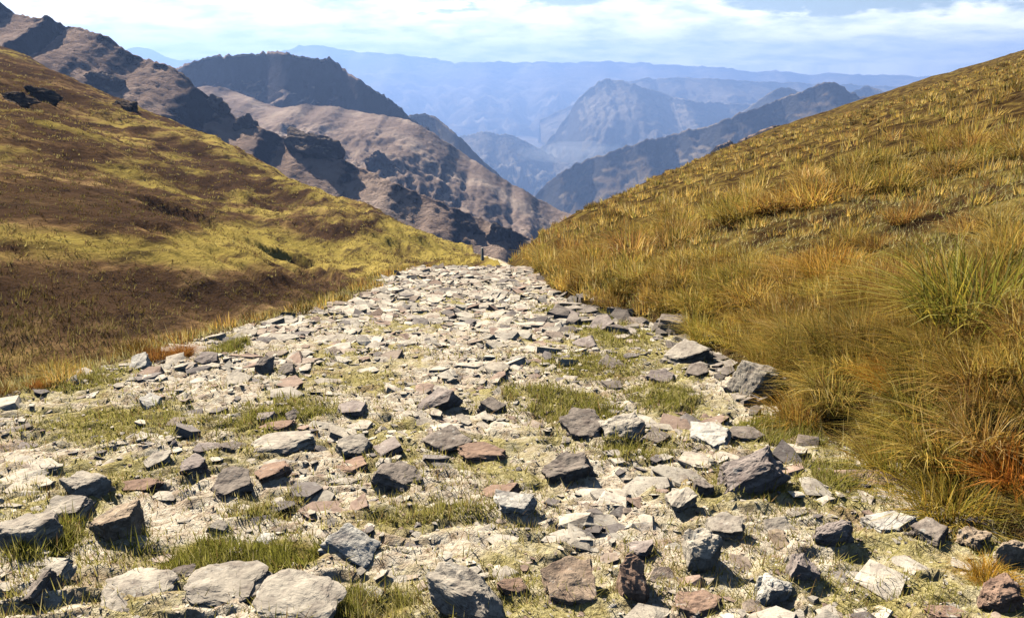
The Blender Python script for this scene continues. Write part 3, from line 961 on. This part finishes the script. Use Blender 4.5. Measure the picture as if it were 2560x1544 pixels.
def stone_density(x, y):
    """how thickly stones lie: dense on the far stretch, patchy nearer"""
    n = fbm(x / 1.4, y / 1.4, 131, 3)
    far = sstep(6, 10, y)
    tr = np.clip((x - edge_l(y)) / (edge_r(y) - edge_l(y)), 0, 1)
    worn = np.exp(-((tr - 0.45) / 0.16) ** 2)
    return np.clip(0.30 + 0.7 * n + 0.48 * far - 0.22 * worn - 0.35 * sstep(0.62, 0.95, tr) * sstep(5, 8, y), 0.03, 1)


# candidates spread evenly in log distance
NC = 32000
cy_ = np.exp(rng.uniform(math.log(2.2), math.log(25.0), NC))
u = rng.uniform(0, 1, NC)
cx_ = edge_l(cy_) + (edge_r(cy_) - edge_l(cy_)) * u
keep = (rng.uniform(0, 1, NC) < stone_density(cx_, cy_) * (1 - 0.8 * turf_cover(cx_, cy_))) & (np.abs(cx_) < 0.75 * cy_ + 1.5)
cx_, cy_ = cx_[keep], cy_[keep]
# apparent size grows slowly with distance so the far stretch still reads as stones
size = 0.031 * np.exp(rng.normal(0, 0.82, len(cx_))) * (cy_ / 4.0) ** 0.42 + 0.008
size = np.minimum(size, 0.26)
dd = np.full(len(cx_), 9.0)
for k in range(0, len(rock_arr)):
    dd = np.minimum(dd, np.hypot(cx_ - rock_arr[k, 0], cy_ - rock_arr[k, 1]) - 0.8 * rock_arr[k, 2] - size)
cx_, cy_, size = cx_[dd > 0], cy_[dd > 0], size[dd > 0]
bt = rng.uniform(0, 1, 90)
bpx = np.interp(bt, [0, 0.3, 0.55, 0.8, 1.0], [1390, 1560, 1700, 1860, 1900]) + rng.normal(0, 22, 90)
bpy_ = np.interp(bt, [0, 0.3, 0.55, 0.8, 1.0], [780, 800, 850, 960, 1070]) + rng.normal(0, 16, 90)
bh = np.array([hit(a_, b_, y0=2, y1=40) for a_, b_ in zip(bpx, bpy_)])
bsz = np.array([px_m(q_, y_) for q_, y_ in zip(rng.uniform(14, 44, 90), bh[:, 1])])
NBORD = len(bh)
cx_, cy_, size = np.concatenate([cx_, bh[:, 0]]), np.concatenate([cy_, bh[:, 1]]), np.concatenate([size, bsz])
cz_ = height(cx_, cy_)
app = size / cy_
order = np.argsort(-app)
NB = 300
STW = np.array(STONE_COLS)


def stone_params(n):
    ang = rng.uniform(0, 2 * np.pi, n)
    flat = rng.uniform(0, 1, n) < 0.84
    tx = rng.normal(0, 0.22, n) * np.where(flat, 0.6, 1)
    ty = rng.normal(0, 0.22, n) * np.where(flat, 0.6, 1)
    sc = np.stack([rng.uniform(0.9, 1.6, n) * np.where(flat, 1.25, 1), rng.uniform(0.7, 1.1, n) * np.where(flat, 1.25, 1), np.where(flat, rng.uniform(0.16, 0.38, n), rng.uniform(0.3, 0.65, n))], -1)
    return ang, tx, ty, sc


n_all = len(cx_)
ang, txx, tyy, scl = stone_params(n_all)
colr = STW[rng.choice(len(STW), n_all, p=[0.24, 0.18, 0.22, 0.14, 0.09, 0.13])] * rng.uniform(0.85, 1.15, (n_all, 1))
scl[-NBORD:, 2] = rng.uniform(0.5, 0.95, NBORD)
colr[-NBORD:] = np.array([(0.27, 0.23, 0.195), (0.38, 0.33, 0.27), (0.48, 0.42, 0.35)])[rng.choice(3, NBORD, p=[0.5, 0.3, 0.2])]
for j in order[:NB]:
    o = bpy.data.objects.new('stone', VAR[int(rng.integers(len(VAR)))])
    COL.objects.link(o)
    o.parent = path
    s = size[j] * 1.0
    o.scale = (scl[j, 0] * s, scl[j, 1] * s, scl[j, 2] * s)
    o.rotation_euler = (txx[j], tyy[j], ang[j])
    o.location = (cx_[j], cy_[j], cz_[j] - 0.06 * scl[j, 2] * s)
    o.color = (*colr[j], 1)
rest = order[NB:]
ngr = 11000
gy = np.exp(rng.uniform(math.log(2.0), math.log(9.0), ngr))
gx = edge_l(gy) + (edge_r(gy) - edge_l(gy)) * rng.uniform(0, 1, ngr)
gk = np.abs(gx) < 0.72 * gy + 0.6
gx, gy = gx[gk], gy[gk]
ngr = len(gx)
rest = np.concatenate([rest, np.arange(n_all, n_all + ngr)])
cx_, cy_ = np.concatenate([cx_, gx]), np.concatenate([cy_, gy])
cz_ = np.concatenate([cz_, height(gx, gy)])
size = np.concatenate([size, rng.uniform(0.006, 0.018, ngr) * (gy / 3.0) ** 0.5])
a_, b_, c_, d_ = stone_params(ngr)
ang, txx, tyy, scl = np.concatenate([ang, a_]), np.concatenate([txx, b_]), np.concatenate([tyy, c_]), np.concatenate([scl, d_])
colr = np.concatenate([colr, STW[rng.choice(len(STW), ngr)] * rng.uniform(0.8, 1.2, (ngr, 1))])
VV, FF, TT = [], [], []
base = 0
for k in range(len(VAR)):
    idx = rest[k::len(VAR)]
    if not len(idx):
        continue
    v = VARV[k]
    q = v[None, :, :] * (scl[idx] * size[idx, None])[:, None, :]
    ca, sa = np.cos(ang[idx])[:, None], np.sin(ang[idx])[:, None]
    z = q[..., 2] + q[..., 0] * txx[idx][:, None] + q[..., 1] * tyy[idx][:, None]
    x = q[..., 0] * ca - q[..., 1] * sa + cx_[idx][:, None]
    y = q[..., 0] * sa + q[..., 1] * ca + cy_[idx][:, None]
    z = z + (cz_[idx] + 0.0 * scl[idx, 2] * size[idx])[:, None]
    VV.append(np.stack([x, y, z], -1).reshape(-1, 3))
    FF.append((VARF[k][None] + base + (np.arange(len(idx)) * len(v))[:, None, None]).reshape(-1, 3))
    TT.append(np.repeat(colr[idx], len(v), 0))
    base += len(idx) * len(v)
rub = link('rubble', mesh_from('rubble', np.concatenate(VV), np.concatenate(FF), np.concatenate(TT)), M_STONE, path)
rub.color = (1, 1, 1, 1)
rub['kind'] = 'stuff'

# ------------------------------------------------------------------ grass


def blades(base, az, length, lean, width, col, segs=2):
    """arching tapered blades; arrays of n -> verts, tris, tint"""
    n = len(az)
    out = np.stack([np.cos(az), np.sin(az), np.zeros(n)], -1)
    side = np.stack([-np.sin(az), np.cos(az), np.zeros(n)], -1)
    tw = rng.uniform(-0.9, 0.9, n)[:, None]
    side = side * np.cos(tw) + out * np.sin(tw)

    def at(t):
        up = length * (t - 0.5 * lean * t * t)
        o = length * lean * (0.25 * t + 0.75 * t * t)
        return base + out * o[:, None] + np.array([0, 0, 1.0]) * up[:, None]
    w = (width * 0.5)[:, None] * side
    if segs == 1:
        V = np.stack([base - w, base + w, at(1.0)], 1)
        T = np.array([[0, 1, 2]])
    elif segs == 2:
        m = at(0.55)
        V = np.stack([base - w, base + w, m + w * 0.8, m - w * 0.8, at(1.0)], 1)
        T = np.array([[0, 1, 2], [0, 2, 3], [3, 2, 4]])
    else:
        m1, m2 = at(0.38), at(0.72)
        V = np.stack([base - w, base + w, m1 + w * 0.9, m1 - w * 0.9, m2 + w * 0.65, m2 - w * 0.65, at(1.0)], 1)
        T = np.array([[0, 1, 2], [0, 2, 3], [3, 2, 4], [3, 4, 5], [5, 4, 6]])
    k = V.shape[1]
    F = (T[None] + (np.arange(n) * k)[:, None, None]).reshape(-1, 3)
    return V.reshape(-1, 3), F, np.repeat(col, k, 0)


STRAW = np.array([(0.62, 0.43, 0.125), (0.55, 0.35, 0.07), (0.43, 0.235, 0.065), (0.31, 0.255, 0.055), (0.64, 0.49, 0.21), (0.25, 0.13, 0.05)])
TONES = {'golden': (0.26, 0.26, 0.14, 0.16, 0.12, 0.06), 'olive': (0.18, 0.20, 0.06, 0.42, 0.08, 0.06), 'rust': (0.14, 0.16, 0.32, 0.06, 0.08, 0.24)}


def tuft_mesh(name, n, h, r, seed, tone, width, segs=3, spread=1.0):
    az = rng.uniform(0, 2 * np.pi, n)
    rr = r * np.sqrt(rng.uniform(0, 1, n)) * 0.55
    a2 = az + rng.normal(0, 0.7, n)
    b = np.stack([np.cos(a2) * rr, np.sin(a2) * rr, np.full(n, -0.04)], -1)
    ln = h * rng.uniform(0.55, 1.15, n)
    lean = np.clip(rng.beta(1.7, 1.6, n) * spread * (0.55 + 0.8 * rr / (0.55 * r)), 0.02, 1.3)
    cols = STRAW[rng.choice(6, n, p=TONES[tone])] * rng.uniform(0.8, 1.2, (n, 1))
    V, F, T = blades(b, az, ln, lean, np.full(n, width) * rng.uniform(0.7, 1.3, n), cols, segs)
    me = mesh_from(name, V, F, T)
    me.materials.append(M_BLADE)
    return me


TUFTS = {}
for tone in TONES:
    TUFTS[tone, 'big'] = [tuft_mesh('tuft', 800, 1.0, 0.85, 0, tone, 0.013, 3, 1.3) for _ in range(3)]
    TUFTS[tone, 'small'] = [tuft_mesh('tuft', 300, 1.0, 1.0, 0, tone, 0.024, 3, 1.3) for _ in range(4)]

# tussock sites on the right slope and along both path edges
sites = []


def add_sites(n, fx, ylo, yhi, hmin, hmax, mind, zone):
    yy = np.exp(rng.uniform(math.log(ylo + 3), math.log(yhi + 3), n)) - 3
    xx = fx(yy, rng.uniform(0, 1, n))
    hh = rng.uniform(hmin, hmax, n)
    cell = {}
    for x, y, h in zip(xx, yy, hh):
        d = mind * h * (0.8 + y * 0.02)
        key = (int(x / d * 0.7), int(y / d * 0.7))
        if key in cell:
            continue
        cell[key] = 1
        sites.append((x, y, h, zone))


add_sites(9000, lambda y, q: edge_r(y) + 0.35 + (q ** 1.2) * (0.74 * y + 2.2 - edge_r(y)), 2.6, 16, 0.18, 0.40, 1.75, 'bank')
add_sites(26000, lambda y, q: edge_r(y) + 0.4 + (q ** 0.95) * (0.72 * y - edge_r(y)), 15, 100, 0.26, 0.58, 1.15, 'slope')
add_sites(1300, lambda y, q: edge_r(y) + 0.12 + 1.5 * q, 3.2, 22, 0.16, 0.36, 0.85, 'foot')
add_sites(220, lambda y, q: edge_l(y) + 0.1 - 1.3 * q, 4.5, 24, 0.09, 0.26, 1.3, 'left')
S = np.array([(a, b, c) for a, b, c, z in sites])
Z_ = [z for *_, z in sites]
sz = height(S[:, 0], S[:, 1])
# what the camera can see: inside the frame and not past the brow
dist = np.hypot(S[:, 0], S[:, 1])
cp, sp_ = math.cos(PITCH), math.sin(PITCH)


def project(x, y, z):
    f = y * cp - (z - EYE) * sp_
    v = y * sp_ + (z - EYE) * cp
    return CX + F_PX * x / f, CY - F_PX * v / f


_kp = np.ones(len(S), bool)                   # nothing grows through the larger rocks
for rx, ry, rw in rock_spots:
    _kp &= np.hypot(S[:, 0] - rx, S[:, 1] - ry) > rw + 0.28 * S[:, 2]
    _kp &= ~((np.abs(S[:, 0] - rx * S[:, 1] / ry) < rw * 0.9) & (S[:, 1] < ry) & (S[:, 1] > ry - 0.9))
S, sz, dist = S[_kp], sz[_kp], dist[_kp]
Z_ = [z for z, k_ in zip(Z_, _kp) if k_]
pxs, pys = project(S[:, 0], S[:, 1], sz + S[:, 2] * 0.5)
infr = (pxs > -60) & (pxs < 2620) & (pys < 1600)
appar = np.where(infr, S[:, 2] / dist, 0)
order = np.argsort(-appar)
tone_n = fbm(S[:, 0] / 1.6, S[:, 1] / 1.6, 151, 2) + rng.normal(0, 0.22, len(S))
TONE = np.where(tone_n > 0.22, 'olive', np.where(tone_n < -0.27, 'rust', 'golden'))
WORD = {'golden': 'straw-gold', 'olive': 'olive-green', 'rust': 'rust-brown'}
# the tussocks one can single out in the photograph: (px, foot row, height px, tone, colour, label)
HEROES = [
    (2440, 800, 330, 'olive', (0.85, 1.0, 0.7), 'tall bright green tussock high on the right bank, dark at its foot'),
    (2235, 965, 130, 'golden', (1.25, 0.80, 0.35), 'vivid orange tuft glowing in the middle of the right bank'),
    (2545, 1200, 190, 'golden', (1.15, 0.66, 0.42), 'red-brown tussock at the right edge of the view'),
    (2330, 1040, 230, 'olive', (0.9, 1.0, 0.8), 'large drooping olive tussock right of the orange tuft'),
    (2240, 1180, 190, 'olive', (1.0, 1.05, 0.8), 'pale olive tussock spreading over the foot of the right bank'),
    (2380, 1285, 230, 'olive', (1.0, 1.0, 0.7), 'tall yellow-green tussock standing over the lower right stones'),
    (2490, 1010, 220, 'golden', (0.72, 0.62, 0.6), 'broad brown tussock under the tall bright green one'),
    (1770, 850, 110, 'olive', (1.15, 1.2, 0.9), 'yellow-green tuft beside the dark speckled boulder'),
    (2080, 700, 150, 'golden', (1.2, 1.0, 0.7), 'golden tuft upright against the shaded middle of the right slope'),
    (2470, 1450, 110, 'golden', (1.3, 1.1, 0.6), 'small golden tuft growing between the lower right boulders'),
    (2010, 1060, 150, 'golden', (1.0, 0.9, 0.7), 'straw tussock right of the tall upright stone'),
    (455, 888, 62, 'rust', (0.9, 0.6, 0.5), 'dark brown tuft on the left edge of the path, right of two'),
    (388, 900, 66, 'rust', (0.75, 0.55, 0.5), 'dark brown tuft on the left edge of the path, left of two'),
    (86, 968, 46, 'rust', (1.0, 0.65, 0.45), 'rusty tuft at the left edge of the path near the left frame edge'),
    (5, 985, 52, 'rust', (0.6, 0.5, 0.45), 'dark tuft cut by the left frame edge'),
]
hero_xy = []
for px, py, hp, tone, c, label in HEROES:
    x, y, z = hit(px, py, y0=2.0, y1=60)
    hero_xy.append((x, y))
    h = px_m(hp, y) * 0.76
    o = link('grass_tussock', TUFTS[tone, 'big'][int(rng.integers(3))])
    o.location = (x, y, z - 0.02)
    o.rotation_euler = (0, 0, rng.uniform(0, 6.28))
    o.scale = (h * 1.1, h * 1.1, h)
    o.color = (*c, 1)
    tag(o, label, 'grass tuft')
hx = np.array(hero_xy)
ndone = len(HEROES)
far_idx = []
for j in order:
    x, y, h = S[j]
    if np.min(np.hypot(hx[:, 0] - x, hx[:, 1] - y)) < 0.22:
        continue
    if ndone < 300 and infr[j]:
        t = str(TONE[j])
        big = y < 7
        o = link('grass_tussock', TUFTS[t, 'big' if big else 'small'][int(rng.integers(3 if big else 4))])
        o.location = (x, y, sz[j] - 0.02)
        o.rotation_euler = (rng.normal(0, 0.08), rng.normal(0, 0.08), rng.uniform(0, 6.28))
        s = h * rng.uniform(0.9, 1.2)
        o.scale = (s * 1.05, s * 1.05, s)
        k = math.exp(rng.normal(-0.02, 0.27))
        o.color = (k, k * rng.uniform(0.92, 1.06), k * rng.uniform(0.75, 1.0), 1)
        look = ('dark ' if k < 0.8 else ('pale ' if k > 1.2 else '')) + ('large ' if s > 0.42 else ('small ' if s < 0.26 else ''))
        if Z_[j] == 'left':
            lab, grp = WORD[t] + ' grass tuft along the left edge of the path', 'tufts along the left path edge'
            lab += ' in the near left' if y < 8 else (' beside its middle stretch' if y < 14 else ' where it narrows far off')
            grp += ', ' + ('near' if y < 8 else ('middle' if y < 14 else 'far'))
        else:
            near = np.hypot(rock_arr[:, 0] - x, rock_arr[:, 1] - y)
            b_ = int(np.argmin(near))
            if near[b_] < 0.75 and ROCKS[b_][4] != 'x':
                where = (' right of the ' if x > rock_arr[b_, 0] else ' left of the ') + ' '.join(ROCKS[b_][8].split(',')[0].split()[:7])
                where = where.rsplit(' ', 1)[0] if where.split()[-1] in ('a', 'the', 'with', 'and', 'at', 'of', 'in', 'under', 'by', 'on') else where
            else:
                where = (' low' if pys[j] > 900 else (' halfway up' if pys[j] > 640 else ' high')) + ' on the right slope, ' + ('near the path crest' if pxs[j] < 1560 else ('in its left part' if pxs[j] < 1860 else ('in its middle part' if pxs[j] < 2200 else 'near the right frame edge')))
            lab, grp = WORD[t] + ' grass tussock' + where, 'tussocks' + where
        tag(o, look + lab, 'grass tuft', look + grp + ', ' + WORD[t])
        ndone += 1
    else:
        far_idx.append(j)
far_idx = np.array(far_idx)

# the smaller tussocks up the slope, one mass
nb = np.where(dist[far_idx] < 30, 48, 34)
rep = np.repeat(far_idx, nb)
n = len(rep)
az = rng.uniform(0, 2 * np.pi, n)
hh = S[rep, 2]
rr = hh * 0.60 * np.sqrt(rng.uniform(0, 1, n))
a2 = az + rng.normal(0, 0.7, n)
bs = np.stack([S[rep, 0] + np.cos(a2) * rr, S[rep, 1] + np.sin(a2) * rr, sz[rep] - 0.03], -1)
probs = {t: np.cumsum(TONES[t]) for t in TONES}
uu = rng.uniform(0, 1, n)
ci = np.zeros(n, int)
tr_ = TONE[rep]
for t in TONES:
    m = tr_ == t
    ci[m] = np.minimum(np.searchsorted(probs[t], uu[m]), 5)
tc_ = np.minimum(np.exp(rng.normal(0.12, 0.30, len(S))), 1.4) * np.where(rng.uniform(0, 1, len(S)) < 0.14, 0.38, 1.0)
cc = STRAW[ci] * rng.uniform(0.85, 1.15, (n, 1)) * tc_[rep][:, None]
V, F, T = blades(bs, az, hh * rng.uniform(0.6, 1.1, n), np.clip(rng.beta(1.5, 1.9, n) * 1.05, 0.02, 0.95), 0.011 + 0.0011 * dist[rep], cc, 1)
o = link('hillside_grass', mesh_from('hillside_grass', V, F, T), M_BLADE)
tag(o, 'mass of dry tussock grass covering the upper right slope', 'grass', None, 'stuff')

# low growth on the left hillside, one mass
NL = 38000
ly = np.exp(rng.uniform(math.log(9), math.log(130), NL))
lx = edge_l(ly) - 0.8 - rng.uniform(0, 1, NL) ** 0.9 * (0.80 * ly)
kn = fbm(lx / 5.0, ly / 14.0, 191, 3)
m = rng.uniform(0, 1, NL) < 0.25 + 0.9 * np.clip(kn, 0, 1)
lx, ly, kn = lx[m], ly[m], kn[m]
lz = height(lx, ly)
lh = rng.uniform(0.07, 0.20, len(lx)) * (1 + 0.8 * sstep(20, 80, ly)) * (1 + 0.9 * (1 - sstep(14, 26, ly)))
rep_ = np.repeat(np.arange(len(lx)), 9)
n = len(rep_)
az = rng.uniform(0, 2 * np.pi, n)
rr = lh[rep_] * 1.2 * np.sqrt(rng.uniform(0, 1, n))
lt = np.array([(0.36, 0.27, 0.08), (0.26, 0.18, 0.06), (0.15, 0.09, 0.04), (0.42, 0.34, 0.12)])
lzv = veg_light_zone(lx, ly, lz)
lcol = lt[rng.choice(4, len(lx), p=[0.32, 0.28, 0.22, 0.18])] * (0.45 + 0.75 * lzv)[:, None]  # blades take on the hillside's painted light and shade bands
lc = lcol[rep_] * rng.uniform(0.85, 1.15, (n, 1))
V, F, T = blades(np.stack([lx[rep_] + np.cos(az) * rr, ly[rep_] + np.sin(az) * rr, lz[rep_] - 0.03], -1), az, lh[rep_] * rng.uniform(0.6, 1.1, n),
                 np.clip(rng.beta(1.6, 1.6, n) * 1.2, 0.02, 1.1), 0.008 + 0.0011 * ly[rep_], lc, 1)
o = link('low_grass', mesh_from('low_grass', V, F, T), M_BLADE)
tag(o, 'mass of low brown grass scattered over the left hillside', 'grass', None, 'stuff')

# short turf between the tussocks and in patches on the path
NT = 300000
ty = np.exp(rng.uniform(math.log(2.0), math.log(22), NT))
tx = rng.uniform(-0.72, 0.72, NT) * (ty + 0.6)
w = np.zeros(NT)
for cxm, cym, ax, ay, dn in patch:
    r2 = ((tx - cxm) / ax) ** 2 + ((ty - cym) / ay) ** 2
    w = np.maximum(w, dn * (1 - sstep(0.5, 1.2, r2 + 0.6 * fbm(tx / 0.35, ty / 0.35, 171, 2))))
w = np.maximum(w, 0.08 + 0.5 * sstep(-0.15, 0.3, fbm(tx / 0.9, ty / 0.9, 175, 3)))
offp = (tx < edge_l(ty) + 0.1) | (tx > edge_r(ty) - 0.1)
w = np.where(offp, np.where(tx > 0, 0.3, 0.75), w)
w = np.where(tx < edge_l(ty) - 2.5, 0, w)
k = rng.uniform(0, 1, NT) < w
tx, ty, offp = tx[k], ty[k], offp[k]
lush = np.zeros(len(tx))
for cxm, cym, ax, ay, dn in patch:             # thicker growth in the grassy patches
    nn = int(1500 + 4200 * dn)
    qa, qr = rng.uniform(0, 6.283, nn), np.sqrt(rng.uniform(0, 1, nn)) * np.exp(rng.normal(0, 0.22, nn))
    kq = fbm((cxm + ax * qr * np.cos(qa)) / 0.22, (cym + ay * qr * np.sin(qa)) / 0.22, 177, 3) > -0.12 + 0.25 * (qr - 0.6)
    qa, qr = qa[kq], qr[kq]
    nn = len(qa)
    tx = np.concatenate([tx, cxm + ax * qr * np.cos(qa)])
    ty = np.concatenate([ty, np.maximum(cym + ay * qr * np.sin(qa), 1.6)])
    lush = np.concatenate([lush, np.full(nn, dn)])
for rx, ry, rw in rock_spots:                   # grass against the feet of the rocks
    nn = 46
    qa = rng.uniform(0, 6.283, nn)
    qr = rw * rng.uniform(0.75, 1.25, nn)
    tx = np.concatenate([tx, rx + qr * np.cos(qa)])
    ty = np.concatenate([ty, np.maximum(ry + qr * np.sin(qa) * 0.8, 1.6)])
    lush = np.concatenate([lush, np.full(nn, 0.3)])
offp = np.concatenate([offp, np.zeros(len(tx) - len(offp), bool)])
tz = height(tx, ty)
n = len(tx)
gcol = np.array([(0.27, 0.255, 0.045), (0.40, 0.35, 0.09), (0.54, 0.45, 0.20), (0.34, 0.21, 0.08)])
gn = fbm(tx / 0.6, ty / 0.6, 181, 2)
gi = np.where(rng.uniform(0, 1, n) < 0.10 + 0.4 * gn + 0.55 * lush, 0, np.where(rng.uniform(0, 1, n) < 0.6, 1, np.where(rng.uniform(0, 1, n) < 0.7, 2, 3)))
gi = np.where(offp & (rng.uniform(0, 1, n) < 0.5), 2, gi)
V, F, T = blades(np.stack([tx, ty, tz - 0.01], -1), rng.uniform(0, 2 * np.pi, n), rng.uniform(0.018, 0.075, n) * np.exp(rng.normal(0, 0.25, n)) * np.where(offp, 1.9, 1.0 + 0.5 * lush), rng.uniform(0.1, 1.0, n),
                 0.0035 + 0.0011 * ty, gcol[gi] * rng.uniform(0.8, 1.2, (n, 1)), 1)
o = link('short_grass', mesh_from('short_grass', V, F, T), M_BLADE)
tag(o, 'short dry turf growing between the stones and at the path edges', 'grass', None, 'stuff')

# ------------------------------------------------------------------ crags and shrubs on the left
M_CRAG = mat_mountain('crag_rock', (0.24, 0.185, 0.14), (0.14, 0.118, 0.11), (0.34, 0.27, 0.21), 0.06, 2.0, 0.55)


from mathutils.bvhtree import BVHTree
TREES = []
deps = bpy.context.evaluated_depsgraph_get()
for _o in bpy.data.objects:
    if _o.name.startswith('mountain') or _o.name.startswith('hill.') or _o.name == 'hill':
        TREES.append(BVHTree.FromObject(_o, deps))


def land(px, py):
    kx, kz = ray(px, py)
    d = Vector((kx, 1, kz)).normalized()
    best = None
    for t in TREES:
        h = t.ray_cast(Vector((0, 0, EYE)), d)
        if h[0] is not None and (best is None or h[3] < best[1]):
            best = (h[0], h[3])
    return best[0]


def crag(px, py, wpx, hpx, seed, label):
    p = land(px, py)
    y = p.y
    w, h = px_m(wpx, y), px_m(hpx, y)
    me = hull_rock(seed, (w, w * 0.8, h * 1.9), 0.8, 26, 4, 0.26, 0.03, None, 0.12)
    me.materials.clear()
    me.materials.append(M_CRAG)
    o = link('rock_outcrop', me)
    o.location = (p.x, y + 0.25 * w, p.z - 0.22 * h)
    o.rotation_euler = (0, R(random.uniform(6, 16)), R(random.uniform(-25, 25)))
    tag(o, label, 'rock outcrop')


crag(84, 240, 92, 30, 8001, 'dark outcrop high on the left hillside, right of two near the left frame edge')
crag(14, 250, 96, 24, 8002, 'dark outcrop high on the left hillside, cut by the left frame edge')
crag(306, 268, 62, 30, 8003, 'dark outcrop at the skyline of the left hillside')
crag(760, 372, 165, 78, 8004, 'large dark crag jutting from the mauve-tan flank, biggest of the far crags')
crag(945, 418, 92, 52, 8005, 'dark crag on the mauve-tan flank down and right of the largest crag')
crag(530, 262, 70, 34, 8006, 'dark crag below the saddle left of the humped mountain')
crag(610, 320, 60, 40, 8007, 'dark crag left of the largest crag on the mauve-tan flank')
crag(1250, 600, 90, 60, 8008, 'dark crag just above the path crest, at the foot of the far slopes')
crag(1170, 580, 70, 36, 8009, 'low dark crag left of the one above the path crest')
crag(240, 215, 110, 44, 8010, 'broad dark crag on the range above the left hillside skyline')

# mist lying in the valley beyond the passes
bm = bmesh.new()
bmesh.ops.create_icosphere(bm, subdivisions=3, radius=1.0)
kx, kz = ray(1425, 378)
for v in bm.verts:
    q = 1 + 0.55 * mnoise.fractal(v.co * 2.1, 0.8, 2.0, 4)
    v.co = Vector((kx * 5200 + v.co.x * q * 300, 5200 + v.co.y * q * 420, EYE + kz * 5200 + v.co.z * q * 60))
me = bpy.data.meshes.new('mist')
bm.to_mesh(me)
bm.free()
m, nd, lk = new_mat('valley_mist')
pv = N(nd, 'ShaderNodeVolumePrincipled')
pv.inputs['Color'].default_value = (0.9, 0.95, 1.0, 1)
pv.inputs['Density'].default_value = 0.0006
mo = N(nd, 'ShaderNodeOutputMaterial')
lk.new(pv.outputs[0], mo.inputs['Volume'])
o = link('mist', me, m)
tag(o, 'patch of pale mist lying in the far valley', None, None, 'stuff')

# pale marker post where the path drops out of sight
pxm, pym, pzm = hit(1206, 650, y0=26, y1=150)
hm = px_m(32, pym)
bm = bmesh.new()
bmesh.ops.create_cone(bm, cap_ends=True, segments=8, radius1=hm * 0.13, radius2=hm * 0.09, depth=hm)
bmesh.ops.bevel(bm, geom=[e for e in bm.edges if abs((e.verts[0].co - e.verts[1].co).z) < 0.01], offset=hm * 0.03, segments=1, affect='EDGES')
for v in bm.verts:
    v.co += Vector((mnoise.noise(v.co * 3), mnoise.noise(v.co * 3 + Vector((5, 0, 0))), 0)) * hm * 0.02
me = bpy.data.meshes.new('marker_post')
bm.to_mesh(me)
bm.free()
a = me.attributes.new('tint', 'FLOAT_COLOR', 'POINT')
a.data.foreach_set('color', np.ones(len(me.vertices) * 4, np.float32))
me.materials.append(M_STONE)
o = link('marker_post', me)
o.location = (pxm, pym, pzm + hm * 0.48)
o.color = (0.8, 0.76, 0.64, 1)
tag(o, 'small pale marker post standing where the path drops out of sight', 'post')

# ------------------------------------------------------------------ air
AIR_TOP = 25 + max(max(v.co.z for v in o.data.vertices) for o in bpy.data.objects if o.name.startswith('mountain'))
bm = bmesh.new()
bmesh.ops.create_cube(bm, size=1.0)
for v in bm.verts:
    v.co = Vector((v.co.x * 80000, -1500 if v.co.y < 0 else 9750 * K, -1100 * K if v.co.z < 0 else AIR_TOP))
me = bpy.data.meshes.new('haze')
bm.to_mesh(me)
bm.free()
m, nd, lk = new_mat('haze_air')
pv = N(nd, 'ShaderNodeVolumePrincipled')
pv.inputs['Color'].default_value = (0.34, 0.53, 1.0, 1)
pv.inputs['Density'].default_value = 1.25e-4
pv.inputs['Anisotropy'].default_value = 0.3
mo = N(nd, 'ShaderNodeOutputMaterial')
lk.new(pv.outputs[0], mo.inputs['Volume'])
o = link('haze', me, m)
tag(o, 'thin blue haze filling the valley air', None, None, 'stuff')
